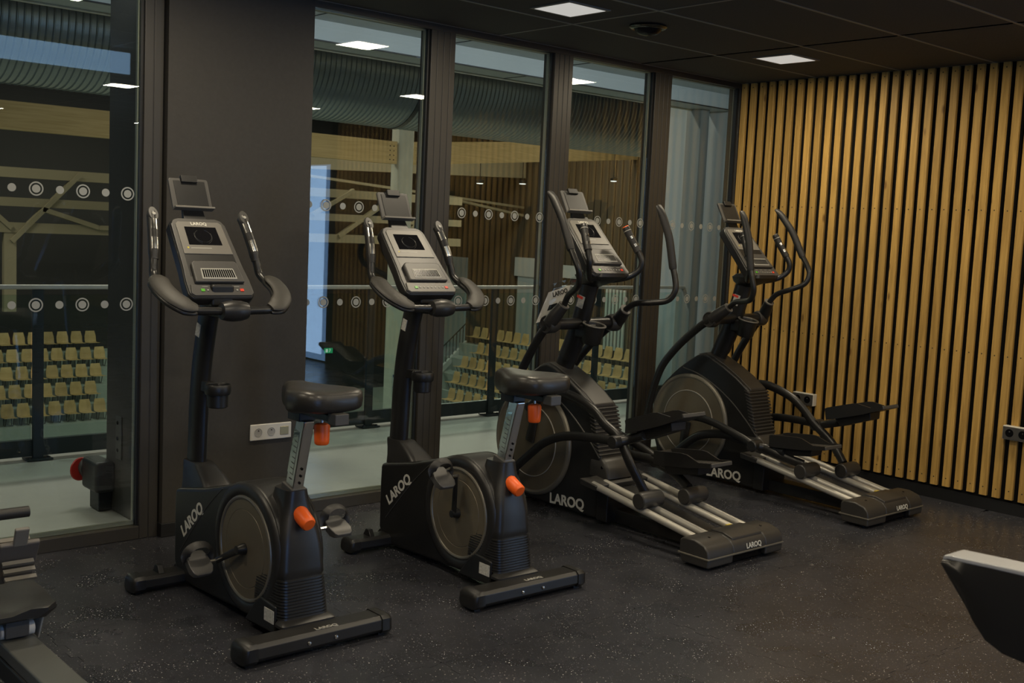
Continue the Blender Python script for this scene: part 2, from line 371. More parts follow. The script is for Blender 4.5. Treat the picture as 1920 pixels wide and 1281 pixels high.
struct('trim_6', MB().box((-1.9, -.03, ZH + .002), (1.207, .072, ZC)).box((2.042, -.03, ZH + .002), (5.537, .072, ZC)), FRAME, bevel=.003)
struct('trim_7', MB().box((-1.9, -.03, 0), (1.207, .072, .062)).box((2.042, -.03, 0), (5.537, .072, .062)), FRAME, bevel=.003)
struct('wall_front', MB().box((X0, 0, 0), (-1.9, .12, ZC)), DARKWALL)

# ------------------------------------------------------------------ ceiling fittings
for i, (x, y) in enumerate(PANELS):
    t = thing('ceiling_light', 'small square recessed ceiling light, lit warm white', 'ceiling light', (x, y, ZC), 'square ceiling lights')
    MB().box((-.123, -.123, -.007), (.123, .123, -.003)).build('diffuser', DIFF, t)
    MB().box((-.142, -.142, -.006), (.142, -.123, .004)).box((-.142, .123, -.006), (.142, .142, .004)).box((-.142, -.123, -.006), (-.123, .123, .004)).box((.123, -.123, -.006), (.142, .123, .004)).build('frame', RAILC, t)
    lab = {(2.98, -.91): 'lit square ceiling light at the top centre of the photo',
           (4.78, -.91): 'lit square ceiling light near the slatted wall and corner',
           (4.78, -2.77): 'lit square ceiling light at the upper right edge of the photo'}.get((x, y))
    if not lab:
        rw = ['first', 'second', 'third', 'last'][[-.91, -2.77, -4.63, -8.3].index(y)]; cl = {4.78: 'nearest', 2.98: 'second from', 1.18: 'third from', -.62: 'fourth from'}[x]
        lab = 'lit square ceiling light, %s row from the window wall, %s the slatted wall' % (rw, cl)
    t['label'] = lab
t = thing('ceiling_detector', 'round glossy dark detector on the black ceiling between two lit panels', 'detector', (3.53, -.93, ZC))
MB().lathe((0, 0, -.004), (0, 0, -1), [(.098, 0), (.1, .006), (.092, .014), (.080, .017), (.074, .012)]).build('ring', mat('polished dark metal', (.10, .10, .09), .15, metal=.9), t)
MB().lathe((0, 0, -.012), (0, 0, -1), [(.074, 0), (.068, .018), (.05, .032), (.02, .04), (.004, .041)]).build('dome', SCREEN, t)

# ------------------------------------------------------------------ sockets
t = thing('wall_socket', 'white triple socket plate on the dark pillar behind the first bike', 'socket', (1.866, -.058, .46))
MB().box((-.115, -.010, -.041), (.115, 0, .041)).build('plate', PLATE, t, .006, 3)
for dx in (-.072, 0):
    MB().lathe((dx, -.0105, 0), (0, -1, 0), [(.0215, 0), (.0215, .0014), (.019, .0014), (.0185, -.004), (.001, -.004)], 24).build('socket', mat('socket well', (.36, .35, .32), .4), t)
    MB().lathe((dx - .009, -.008, 0), (0, -1, 0), [(.003, 0), (.003, .002)], 8).lathe((dx + .009, -.008, 0), (0, -1, 0), [(.003, 0), (.003, .002)], 8).lathe((dx, -.008, .009), (0, -1, 0), [(.0025, 0), (.0025, .009)], 8).build('contacts', SCREEN, t)
MB().box((.05, -.0125, -.021), (.098, -.009, .021)).build('data_port', mat('brassy port cover', (.40, .33, .18), .3, metal=.6), t, .002)
for (yc, zc, lab) in ((-.735, .482, 'black double socket with white rim on the slats behind the far elliptical'),
                      (-2.17, .485, 'black double socket on the slats at the right edge of the photo')):
    t = thing('wall_socket', lab, 'socket', (XS, yc, zc))
    MB().box((-.040, -.082, -.040), (0, .082, .040)).build('box', PLATE, t, .004)
    MB().box((-.046, -.078, -.036), (-.040, .078, .036)).build('plate', GREYD, t, .003)
    for dy in (.038, -.038):
        MB().lathe((-.0462, dy, 0), (-1, 0, 0), [(.0235, 0), (.0235, .001), (.020, .001), (.0195, -.005), (.001, -.005)], 24).build('socket', SCREEN, t)
        MB().lathe((-.043, dy, .008), (-1, 0, 0), [(.004, 0), (.004, .004), (.001, .005)], 8).build('earth_pin', CHROME, t)

# ================================================================== GYM MACHINES
def console(t, off, top, bot, tabtop, tabbot, lit):
    """console panel between two (y,z) points on the machine's mid plane; face looks back at the user"""
    T, B = V(0, *top), V(0, *bot); L = (B - T).length; d = (B - T) / L; nrm = Vector((1, 0, 0)).cross(d)
    if nrm.y > 0: nrm = -nrm
    def P(x, s, h): return T + V(x, 0, 0) + d * s + nrm * h
    def slab(name, m, outline, h0, h1, bevel=.004, lab=None):
        n = len(outline); mb = MB(off)
        mb.add([P(x, s, h0) for x, s in outline] + [P(x, s, h1) for x, s in outline],
               [tuple(range(n))[::-1], tuple(range(n, 2 * n))] + [(i, (i + 1) % n, n + (i + 1) % n, n + i) for i in range(n)])
        return mb.build(name, m, t, bevel, 2, label=lab)
    k = L / .405
    body = [(-.085, -.004), (.085, -.004), (.108, .006), (.122, .03), (.134, .25 * k), (.142, .32 * k), (.143, L - .02), (.128, L), (-.128, L), (-.143, L - .02), (-.142, .32 * k), (-.134, .25 * k), (-.122, .03), (-.108, .006)]
    slab('console_body', BLACK2, body, -.052, 0, .012)
    rim = [(x * .965, .006 + s * (L - .012) / L) for x, s in body]
    slab('console_bezel', GREYD, rim, -.002, .004, .003)
    slab('display_panel', GREYC, [(-.088, .022), (.088, .022), (.1, .034), (.106, .188 * k), (-.106, .188 * k), (-.1, .034)], .003, .0075, .002)
    sc = slab('screen', DISPLAY, [(-.068, .05 * k), (.068, .05 * k), (.072, .142 * k), (-.072, .142 * k)], .006, .0092, .001)
    # faint printed dial on the screen
    g = MB(off); c = P(0, .097 * k, .0097)
    for R, a0, a1, cx in ((.036, 20, 330, 0), (.05, 70, 150, -.012), (.05, -150, -70, .012)):
        pts = [P(cx + R * sin(radians(a)), .097 * k - R * .9 * cos(radians(a)), .0096) for a in [a0 + (a1 - a0) * i / 14 for i in range(15)]]
        g.tube(pts, .0007, 4)
    g.build('dial_print', mat('faint print', (.06, .06, .058), .4), sc)
    lettering('LAROQ', .0205, P(-.036, .0405, .0082), (1, 0, 0), -d, WHITE, t, 'brand_lettering')
    slab('small_print', PALE, [(-.07, .157 * k), (.02, .157 * k), (.02, .1605 * k), (-.07, .1605 * k)], .007, .0079, 0)
    slab('warning_mark', mat('yellow mark', (.5, .42, .04), .5), [(-.085, .153 * k), (-.077, .153 * k), (-.077, .161 * k), (-.085, .161 * k)], .007, .008, 0)
    slab('tray', BLACK, [(-.107, .19 * k), (.107, .19 * k), (.112, .30 * k), (-.112, .30 * k)], .001, .0045, .001)
    slab('book_rest', GREYD, [(-.088, .232 * k), (.088, .232 * k), (.1, .243 * k), (.106, .338 * k), (-.106, .338 * k), (-.1, .243 * k)], .002, .021, .006)
    slab('fan_grille', PALE, [(-.07, .272 * k), (.07, .272 * k), (.075, .325 * k), (-.075, .325 * k)], .019, .023, .002)
    gb = MB(off)
    for i in range(15):
        x = -.062 + i * .00886; gb.add([P(x - .0028, .279 * k, .0228), P(x + .0028, .279 * k, .0228), P(x * 1.05 + .0028, .318 * k, .0228), P(x * 1.05 - .0028, .318 * k, .0228),
                                      P(x - .0028, .279 * k, .0243), P(x + .0028, .279 * k, .0243), P(x * 1.05 + .0028, .318 * k, .0243), P(x * 1.05 - .0028, .318 * k, .0243)],
                                     [(3, 2, 1, 0), (4, 5, 6, 7), (0, 1, 5, 4), (1, 2, 6, 5), (2, 3, 7, 6), (3, 0, 4, 7)])
    gb.build('grille_slots', SCREEN, t)
    slab('key_strip', GREYC if lit else GREYD, [(-.126, .342 * k), (.126, .342 * k), (.134, L - .02), (.122, L - .008), (-.122, L - .008), (-.134, L - .02)], .003, .010, .003)  # lit console: light falling on the key strip is put into its paler grey
    for i in range(9):
        x = -.084 + i * .021; m = GREEN if i == 0 else (RED if i == 8 else PALE); q = .008 if i in (0, 8) else .004
        slab('button', m, [(x - q, .372 * k - q * .8), (x + q, .372 * k - q * .8), (x + q, .372 * k + q * .8), (x - q, .372 * k + q * .8)], .009, .0125, .001,
             {0: 'green start button', 8: 'red stop button'}.get(i))
    kp = MB(off)
    for i in range(4):
        x = -.07 + i * .045; kp.obox(P(x, .354 * k, .0103), V(.012, 0, 0), d * .0008, nrm * .0004)
    kp.build('key_print', PALE, t)
    # tablet holder above
    A, Bq = V(0, *tabtop), V(0, *tabbot); dd = (Bq - A).normalized(); h = (Bq - A).length; nn = Vector((1, 0, 0)).cross(dd)
    if nn.y > 0: nn = -nn
    w = .087
    def Q(x, s, z): return A + V(x, 0, 0) + dd * s + nn * z
    def tslab(name, m, o2, h0, h1, bv):
        n = len(o2); MB(off).add([Q(x, s, h0) for x, s in o2] + [Q(x, s, h1) for x, s in o2],
            [tuple(range(n))[::-1], tuple(range(n, 2 * n))] + [(i, (i + 1) % n, n + (i + 1) % n, n + i) for i in range(n)]).build(name, m, t, bv)
    tslab('tablet_holder', GREYD, [(-w + .006, 0), (w - .006, 0), (w, .008), (w, h), (-w, h), (-w, .008)], -.012, 0, .004)
    tslab('tablet_pad', BLACK, [(-w + .02, .012), (w - .016, .012), (w - .014, h - .012), (-w + .022, h - .012)], -.001, .0025, .002)
    tslab('tablet_ledge', GREYC, [(-w, h - .006), (w, h - .006), (w, h + .003), (-w, h + .003)], -.008, .024, .002)
    tslab('tablet_clip', BLACK, [(-.035, -.009), (.035, -.009), (.035, .022), (-.035, .022)], -.004, .012, .003)
    MB(off).add([Q(-.045, h - .01, -.02), Q(.045, h - .01, -.02), P(.05, .012, -.035), P(-.05, .012, -.035), Q(-.045, h - .01, -.008), Q(.045, h - .01, -.008), P(.05, .012, -.004), P(-.05, .012, -.004)],
                [(0, 1, 2, 3), (7, 6, 5, 4), (0, 4, 5, 1), (1, 5, 6, 2), (2, 6, 7, 3), (3, 7, 4, 0)]).build('tablet_neck', BLACK, t, .004)
    return P, d, nrm

def loft_rect(mb, secs, r=.02, n=3):
    """stacked rounded rectangles: (z, half width, y front, y back)"""
    out = []
    for z, hw, yf, yb in secs:
        q = min(r, hw * .8); p = []
        for cx, cy, a0 in ((hw - q, yf - q, 0), (-hw + q, yf - q, 90), (-hw + q, yb + q, 180), (hw - q, yb + q, 270)):
            for i in range(n + 1): a = radians(a0 + 90 * i / n); p.append((cx + q * cos(a), cy + q * sin(a), z))
        out.append(p)
    return mb.loft(out)

def bar_profile(y0, y1, z0, z1):                     # flat-topped bar seen from its end
    return [(y0 + .012, z0), (y1 - .012, z0), (y1, z0 + .014), (y1 - .003, z1 - .016), (y1 - .02, z1), (y0 + .016, z1), (y0 + .002, z1 - .012), (y0, z0 + .014)]

def bike(label, X, dy, crank_deg, lit):
    off = (0, -1.2, 0); t = thing('exercise_bike', label, 'exercise bike', (X, -1.2 + dy, 0), 'upright exercise bikes')
    cy, cz = -1.297, .29
    prof = [(-.76, .02), (-.70, .045), (-.674, .085), (-.672, .30), (-.676, .39), (-.74, .405), (-.93, .443), (-1.06, .478)]
    R = .25
    for a in range(66, 256, 10): prof.append((cy + R * cos(radians(a)), cz + R * sin(radians(a))))
    prof += [(-1.36, .04), (-.84, .018)]
    MB(off).prism(prof, -.088, .088).build('shroud', BLACK, t, .018, 3)
    # side insets: seam running from the top edge down to the wheel, on both sides
    for s in (-1, 1):
        MB(off).tube(cat([(s * .0885, -1.10, .478), (s * .0885, -.98, .385), (s * .0885, -.86, .27), (s * .0885, -.735, .14)], 4), .0022, 6).build('seam', GREYD, t)
        MB(off).ring((s * .084, cy, cz), (1, 0, 0), .222, (.028, .016), 48, 10).build('wheel_ring', BLACK2, t)
        MB(off).ring((s * .093, cy, cz), (1, 0, 0), .193, (.008, .007), 48, 8).build('disc_rim', LIP, t)
        MB(off).lathe((s * .086, cy, cz), (s, 0, 0), [(.192, 0), (.190, .008), (.150, .0085), (.149, .0075), (.146, .0075), (.145, .0088), (.04, .010), (.002, .010)], 56).build('wheel_disc', DISC, t)
    # rear leg with ribs
    secs = []
    def rear(z):
        tb = [(.075, .106, -1.600), (.088, .101, -1.590), (.24, .094, -1.570), (.34, .087, -1.562), (.40, .078, -1.550), (.44, .066, -1.538), (.49, .052, -1.526), (.545, .044, -1.520)]
        for (a, w1, y1), (b, w2, y2) in zip(tb, tb[1:]):
            if a <= z <= b: q = (z - a) / (b - a); return w1 + (w2 - w1) * q, y1 + (y2 - y1) * q
    z = .096
    while z < .235:
        for dz, ins in ((0, 0), (.006, 0), (.0072, .004), (.0098, .004)):
            w, y = rear(z + dz); secs.append((z + dz, w - ins, -1.36, y + ins))
        z += .011
    for z in (.245, .27, .30, .33, .36, .39, .42, .45, .48, .51, .545):
        w, y = rear(z); yf = -1.36 if z < .4 else -1.36 - (z - .4) * .25; secs.append((z, w, yf, y))
    loft_rect(MB(off), secs, .032, 4).build('rear_leg', BLACK2, t, sharp=50)
    loft_rect(MB(off), [(.074, .112, -1.552, -1.615), (.084, .112, -1.552, -1.615), (.096, .100, -1.552, -1.594)], .015).build('leg_flange', BLACK2, t)
    MB(off).prism([(-1.32, .03), (-1.55, .04), (-1.55, .14), (-1.44, .15), (-1.40, .12)], -.106, .106).build('leg_base', BLACK, t, .008)
    MB(off).box((-.1078, -1.543, .074), (-.1058, -1.475, .122)).build('rating_plate', LABEL, t)
    # stabiliser bars with end caps and feet
    for nm, y0, y1, z0, z1, hw in (('rear_stabiliser', -1.703, -1.588, .016, .078, .256), ('front_stabiliser', -.785, -.682, .012, .068, .256)):
        b = MB(off).prism(bar_profile(y0, y1, z0, z1), -hw, hw).build(nm, BLACK2, t, .003)
        for s in (-1, 1):
            c = MB(off); pr = bar_profile(y0 - .004, y1 + .004, z0 - .004, z1 + .003); yc = (y0 + y1) / 2
            sec = []
            for x, k in ((0, 1), (.03, 1), (.042, .93), (.049, .78), (.052, .6)): sec.append([(s * (hw - .002 + x), yc + (p - yc) * k, z0 + (q - z0) * (k if k < 1 else 1)) for p, q in pr])
            c.loft(sec); c.box((min(s * (hw + .0), s * (hw + .03)), yc - .03, 0.0), (max(s * hw, s * (hw + .03)), yc + .03, z0 + .01))
            c.build('end_cap', BLACK, b)
    MB(off).prism([(-.765, .066), (-.70, .066), (-.72, .098), (-.745, .098)], -.19, -.165).build('transport_wheel', BLACK, t, .004)
    MB(off).prism([(-.80, .02), (-.66, .02), (-.655, .05), (-.68, .075), (-.79, .07)], -.085, .085).build('front_mount', BLACK2, t, .006)
    for x in (-.055, .055): MB(off).lathe((x, -1.7025, .045), (0, -1, 0), [(.0075, 0), (.0065, .004), (.002, .005)], 12).build('bolt', CHROME, t)
    lettering('LAROQ', .027, (-.015, -1.682, .0786), (1, 0, 0), (0, 1, 0), PALE, t, 'brand_lettering')
    lettering('LAROQ', .066, (-.0888, -.766, .206), (0, -.76, .65), (0, .65, .76), WHITE, t, 'brand_lettering', squash=1.02)
    # neck cowl and post
    sec = []
    sec = [(.395, .070, -.677, -.95), (.43, .064, -.673, -.91), (.465, .056, -.660, -.86), (.495, .046, -.640, -.80), (.505, .042, -.636, -.785)]
    loft_rect(MB(off), sec, .03, 4).build('neck_cowl', BLACK2, t, sharp=50)
    post = cat([(0, -.690, .47), (0, -.697, .60), (0, -.704, .75), (0, -.722, .90), (0, -.756, 1.05), (0, -.785, 1.15), (0, -.80, 1.20)], 4)
    MB(off).tube(post, [(.034, .060)] * len(post), 16).build('post', TUBE, t)
    MB(off).obox((-.0338, -.752, 1.055), (.0015, 0, 0), (0, -.017, -.004), (0, -.008, .026)).build('sticker', LABEL, t)
    # cup holder
    c = MB(off)
    c.ring((0, -.868, .826), (0, 0, 1), .048, (.005, .022), 32, 8); c.box((-.02, -.83, .806), (.02, -.725, .846))
    c.build('cup_holder', BLACK, t, .002)
    MB(off).lathe((0, -.868, .752), (0, 0, 1), [(.036, 0), (.041, .004), (.043, .055), (.0405, .055), (.038, .008), (.002, .008)], 28).build('cup_base', BLACK, t)
    # seat post, slider, saddle, knobs
    a, b = V(0, -1.466, .50), V(0, -1.548, .815); dv = (b - a).normalized(); nv = V(1, 0, 0).cross(dv)
    MB(off).obox((a + b) / 2, (.022, 0, 0), nv * .029, dv * (b - a).length * .5).build('seat_post', CHROME, t, .006, 3)
    sc = MB(off).obox((a + b) / 2 + V(-.0225, 0, .03), (.0008, 0, 0), nv * .018, dv * .085).build('height_scale', mat('mirror scale plate', (.55, .58, .55), .12, metal=1, bump=.25, scale=30), t)
    tk = MB(off)
    for i in range(8):
        q = a + dv * (.09 + i * .021) + V(-.0236, 0, 0); tk.obox(q, (.0004, 0, 0), nv * .009, dv * .0014)
    tk.build('scale_marks', GREYD, sc)
    hl = MB(off)
    for i in range(4): hl.lathe(a + dv * (.055 + i * .028) - nv * .0 + V(0, -.0305, -.008), -nv if nv.y > 0 else nv, [(.005, 0), (.0045, .0015), (.001, .0015)], 10)
    hl.build('adjust_holes', SCREEN, t)
    MB(off).obox((0, -1.478, .548), (.031, 0, 0), nv * .038, dv * .012).build('post_collar', GREYD, t, .004)
    MB(off).box((-.033, -1.56, .805), (.033, -1.475, .840)).build('slider_block', BLACK, t, .004)
    MB(off).box((-.022, -1.77, .832), (.022, -1.45, .856)).build('slider_rail', TUBE, t, .003)
    MB(off).box((-.028, -1.785, .826), (.028, -1.735, .866)).build('rail_stop', GREYD, t, .004)
    sec = []
    for y, w, zt, zb, cr in ((-1.368, .020, .905, .880, 0), (-1.375, .030, .925, .862, 0), (-1.40, .040, .938, .848, .0), (-1.44, .050, .943, .842, 0), (-1.49, .074, .944, .843, .004), (-1.54, .102, .945, .850, .007),
                              (-1.60, .124, .949, .860, .010), (-1.66, .130, .953, .866, .012), (-1.71, .122, .952, .872, .012), (-1.745, .098, .942, .880, .008), (-1.757, .07, .925, .895, 0)):
        ring = []; y = -1.768 + (y + 1.757) * .90; zb -= .012 if y < -1.5 else .006
        for i in range(20):
            th = 2 * pi * i / 20; c0, s0 = cos(th), sin(th)
            x = w * (abs(c0) ** .72) * (1 if c0 > 0 else -1)
            zz = (zt + zb) / 2 + (zt - zb) / 2 * (abs(s0) ** .48) * (1 if s0 > 0 else -1)
            if s0 > .3: zz -= cr * (1 - abs(c0)) * 1.2
            ring.append((x, y, zz))
        sec.append(ring)
    MB(off).loft(sec).build('saddle', VINYL, t, sharp=70)
    kn = [(.012, -.004), (.0245, 0), (.0285, .008), (.0265, .055), (.0255, .068), (.021, .073), (.002, .074)]
    MB(off).lathe((0, -1.655, .832), (0, -.03, -1), [(.006, 0), (.006, .03)], 10).build('knob_stem', CHROME, t)
    MB(off).lathe((0, -1.656, .812), (0, -.03, -1), kn[::-1] if 0 else [(r, h) for r, h in kn], 14).build('saddle_knob', ORANGE, t, label='orange knob under the saddle')
    MB(off).lathe((0, -1.516, .466), (0, -.92, -.39), [(r * 1.08, h * 1.12) for r, h in kn], 14).build('height_knob', ORANGE, t, label='orange knob below the seat post')
    # crank and pedals
    for s, ang in ((-1, crank_deg), (1, crank_deg + 180)):
        u = V(0, cos(radians(ang)), sin(radians(ang))); ax = V(s * .118, cy, cz); en = ax + u * .172 + V(s * .012, 0, 0)
        MB(off).lathe((s * .094, cy, cz), (s, 0, 0), [(.022, 0), (.022, .012), (.016, .03), (.016, .036), (.003, .037)], 20).build('crank_hub', TUBE, t)
        MB(off).tube([ax, ax + u * .02, ax + u * .15 + V(s * .01, 0, 0), en], [(.010, .017), (.009, .015), (.008, .012), (.008, .012)], 10).build('crank', TUBE, t)
        MB(off).tube([en - V(s * .012, 0, 0), en + V(s * .035, 0, 0)], .008, 8).build('pedal_axle', CHROME, t)
        pc = en + V(s * .075, 0, 0); tilt = radians(34 if s < 0 else 22); f = V(0, cos(tilt), sin(tilt)); w = V(1, 0, 0); up = V(0, -sin(tilt), cos(tilt))
        def pt(x, y, z): return pc + w * x + f * y + up * z
        sec = []
        for y, hw, zt, zb in ((.058, .020, .006, -.004), (.05, .034, .012, -.010), (.02, .043, .014, -.015), (-.03, .045, .014, -.016), (-.052, .038, .010, -.012), (-.060, .026, .004, -.006)):
            sec.append([pt(hw, y, zb), pt(hw, y, zt), pt(-hw, y, zt), pt(-hw, y, zb)])
        MB(off).loft(sec).build('pedal', mat('grey pedal', (.065, .062, .057), .4), t, .003)
        st = [pt(-.047, .018, -.006), pt(-.05, .022, .022), pt(-.043, .028, .05), pt(-.018, .034, .066), (pt(.018, .034, .066)), pt(.043, .028, .05), pt(.05, .022, .022), pt(.047, .018, -.006)]
        MB(off).tube(cat(st, 4), [(.0022, .017)] * 29, 8, ref=(0, 0, 1) if 0 else (up - f * .0)).build('pedal_strap', RUB, t)
    # handlebar
    hb = []
    side = [(.10, -.992, 1.153), (.16, -.988, 1.155), (.212, -.970, 1.166), (.240, -.925, 1.190), (.247, -.868, 1.222), (.240, -.81, 1.252), (.231, -.765, 1.283), (.226, -.752, 1.32), (.222, -.744, 1.345)]
    left = [(-x, y, z) for x, y, z in side[::-1]]
    MB(off).tube(cat(left + [(0, -.992, 1.152)] + side, 4), .0165, 12).build('handlebar', TUBE, t)
    MB(off).lathe((-.058, -.992, 1.152), (1, 0, 0), [(.018, 0), (.033, .004), (.040, .03), (.042, .058), (.040, .086), (.033, .112), (.018, .116)], 20).build('clamp_cover', BLACK2, t)
    MB(off).box((-.03, -.99, 1.118), (.03, -.80, 1.162)).build('bar_bracket', BLACK, t, .01)
    MB(off).box((-.05, -.90, 1.16), (.05, -.78, 1.25)).build('console_mount', BLACK, t, .012)
    for s in (-1, 1):
        # elbow pad: flattened cushion following the bar
        path = cat([(s * .155, -.994, 1.160), (s * .195, -.984, 1.172), (s * .232, -.950, 1.198), (s * .248, -.895, 1.230), (s * .245, -.845, 1.256), (s * .238, -.815, 1.270)], 4)
        n = len(path); N = V(s * .12, -.50, .84).normalized()
        wd = [.016 + .024 * min(1, .25 + 4 * min(i, n - 1 - i) / (n - 1)) for i in range(n)]; th = [.007 + .006 * min(1, 5 * min(i, n - 1 - i) / (n - 1)) for i in range(n)]
        MB(off).tube([p + N * .008 for p in path], list(zip(th, wd)), 16, ref=N).build('elbow_pad', PAD, t, sharp=60)
        MB(off).tube([p - N * .010 for p in path], [(b * 1.25, a * 1.04) for a, b in zip(wd, th)], 14, ref=N).build('pad_base', BLACK, t, sharp=60)
        gp = cat([(s * .222, -.746, 1.338), (s * .216, -.728, 1.39), (s * .207, -.70, 1.45), (s * .199, -.672, 1.50), (s * .196, -.660, 1.515)], 4); n = len(gp)
        MB(off).tube(gp, [(.0185, .0185)] * 2 + [(.021, .022)] * (n - 4) + [(.020, .022), (.016, .018)], 14).build('grip', BLACK2, t)
        for q in (.20, .50):
            i0 = int(q * n); pp = gp[i0:i0 + 4]
            MB(off).tube([p + V(0, -.0028, -.0005) for p in pp], [(.0195, .0205)] * len(pp), 14).build('pulse_sensor', CHROME, t)
        tip = gp[-1]; dn = (gp[-1] - gp[-3]).normalized(); fc = V(0, -.82, .57)
        c0 = tip - dn * .010 + fc * .004; up_ = V(0, .57, .82)
        MB(off).loft([[c0 + fc * h + V(1, 0, 0) * (.0205 * k * cos(2 * pi * i / 20)) + up_ * (.034 * k * sin(2 * pi * i / 20)) for i in range(20)] for h, k in ((-.004, .8), (0, 1), (.012, 1), (.015, .9), (.0152, .05))]).build('grip_button', GREYD, t)
        MB(off).lathe(tip - dn * .012 + fc * .0205, fc, [(.008, 0), (.007, .002), (.001, .002)], 12).build('button_print', PALE, t)
    console(t, off, (-.642, 1.503), (-.907, 1.195) if not lit else (-.926, 1.209), (-.562, 1.668), (-.62, 1.541), lit)
    return t

bike('black upright exercise bike with chrome seat post in front of the dark pillar', 1.17, 0, -27, False)
bike('black upright exercise bike between the pillar bike and the ellipticals, left pedal up', 2.182, -.008, 97, True).rotation_euler.z = radians(-1.3)

# ------------------------------------------------------------------ ellipticals
PY, PZ = -.70, 1.03
def rotp(y, z, deg):                                # swing about the handle pivot; positive leans the handle back
    a = radians(deg); return PY + y * cos(a) - z * sin(a), PZ + z * cos(a) + y * sin(a)
def elliptical(label, X, dy, sides):
    off = (0, -1.0, 0); t = thing('elliptical_trainer', label, 'elliptical trainer', (X, -1.0 + dy, 0), 'elliptical trainers')
    prof = [(-.26, .022), (-.205, .08), (-.165, .19), (-.135, .33), (-.138, .47), (-.168, .51), (-.232, .584), (-.291, .641), (-.344, .688), (-.409, .736), (-.48, .782), (-.535, .797),
            (-.60, .778), (-.70, .735), (-.80, .680), (-.895, .615), (-.925, .52), (-.955, .40), (-.985, .33), (-1.045, .17), (-1.045, .03), (-1.0, .018)]
    MB(off).prism(prof, -.095, .095).build('shroud', BLACK, t, .016, 3)
    MB(off).prism([(-.47, .786), (-.535, .803), (-.60, .785), (-.70, .741), (-.80, .686), (-.898, .619), (-.90, .60), (-.80, .655), (-.70, .715), (-.60, .757), (-.535, .778)], -.074, .074).build('top_cover', COVER, t, .006)
    for s in (-1, 1):
        MB(off).tube(cat([(s * .0955, -.378, .690), (s * .0955, -.503, .664), (s * .0955, -.64, .608), (s * .0955, -.777, .524), (s * .0955, -.905, .416), (s * .0955, -.975, .345)], 5), .0045, 8).build('side_trim', GREYD, t)
        MB(off).lathe((s * .090, -.455, .352), (s, 0, 0), [(.306, 0), (.306, .012), (.300, .020), (.288, .024), (.280, .020), (.277, .018)], 64).build('disc_rim', LIP, t)
        MB(off).lathe((s * .104, -.455, .352), (s, 0, 0), [(.278, 0), (.276, .004), (.204, .006), (.200, .010), (.196, .006), (.06, .009), (.002, .009)], 64).build('wheel_disc', DISC, t)
        MB(off).ring((s * .1125, -.455, .352), (1, 0, 0), .199, (.0028, .0022), 64, 6).build('disc_ring', PALE, t)
        lettering('LAROQ', .079, (-.0962, -.612, .032) if s < 0 else (.0962, -.85, .032), (0, s, 0) if s > 0 else (0, -1, .055), (0, .0, 1), WHITE, t, 'brand_lettering')
    for i in range(13):                              # cooling fins that wrap the rear edge
        z = .592 - i * .0195; y = None
        for (ya, za), (yb, zb) in zip(prof[15:], prof[16:]):
            if zb <= z <= za: y = ya + (yb - ya) * (za - z) / (za - zb); break
        if y is None: continue
        MB(off).prism([(y - .007, z + .004), (y - .005, z - .004), (y + .034, z + .011), (y + .034, z + .019)], -.0985, .0985).build('cooling_fin', COVER, t, .0015)
    loft_rect(MB(off), [(.245, .099, -.90, -1.05), (.29, .101, -.90, -1.04), (.33, .097, -.90, -1.01), (.345, .08, -.90, -.98)], .02).build('rear_fairing', COVER, t, sharp=50)
    MB(off).lathe((-.101, -1.0, .30), (-1, 0, 0), [(.008, 0), (.007, .002), (.001, .002)], 10).build('screw_cap', SCREEN, t)
    # base frame, rails, rear cover
    MB(off).box((-.05, -1.74, .018), (.05, -.95, .085)).build('base_beam', TUBE, t, .004)
    MB(off).add([(-.062, -1.02, .215), (.062, -1.02, .215), (.062, -1.72, .096), (-.062, -1.72, .096), (-.062, -1.02, .175), (.062, -1.02, .175), (.062, -1.72, .060), (-.062, -1.72, .060)],
                [(0, 1, 2, 3), (7, 6, 5, 4), (0, 4, 5, 1), (1, 5, 6, 2), (2, 6, 7, 3), (3, 7, 4, 0)]).build('centre_cover', BLACK2, t, .004)
    MB(off).add([(-.225, -1.08, .232), (.225, -1.08, .232), (.225, -.96, .252), (-.225, -.96, .252), (-.205, -1.07, .200), (.205, -1.07, .200), (.205, -.95, .215), (-.205, -.95, .215)],
                [(0, 1, 2, 3), (7, 6, 5, 4), (0, 4, 5, 1), (1, 5, 6, 2), (2, 6, 7, 3), (3, 7, 4, 0)]).build('rail_bracket', GREYD, t, .006)
    MB(off).box((-.11, -1.06, .02), (.11, -.985, .185)).build('bracket_leg', BLACK, t, .006)
    for x in (-.192, -.105, .105, .192):
        MB(off).tube([(x, -1.03, .228), (x, -1.76, .104)], .019, 14).build('rail', STEEL, t)
    rc = [(-1.715, .014), (-1.70, .06), (-1.70, .118), (-1.72, .132), (-1.79, .134), (-1.845, .118), (-1.868, .095), (-1.874, .062), (-1.874, .014)]
    rear_c = MB(off)
    for a, b in ((-.288, -.10), (.15, .288)): rear_c.prism(rc, a, b)
    rear_c.prism([p if p[1] > .05 else (p[0], .052) for p in rc], -.101, .151)
    rear_c.build('rear_cover', COVER, t, .010, 3)
    MB(off).prism([(-1.70, .128), (-1.722, .140), (-1.79, .142), (-1.846, .126), (-1.850, .112), (-1.79, .128), (-1.71, .118)], -.085, .145).build('cover_ridge', COVER, t, .005)
    MB(off).box((-.292, -1.878, .052), (.292, -1.695, .061)).build('cover_band', LIP, t, .003)
    MB(off).box((-.10, -1.85, .012), (.15, -1.72, .052)).build('foot_recess', SCREEN, t)
    for s in (-1, 1): MB(off).lathe((s * .22, -1.80, .0), (0, 0, 1), [(.03, 0), (.03, .016)], 16).build('levelling_foot', RUB, t)
    for x in (-.19, .205): MB(off).lathe((x, -1.795, .1335), (0, 0, 1), [(.007, 0), (.006, .0012)], 10).build('screw_cap', SCREEN, t)
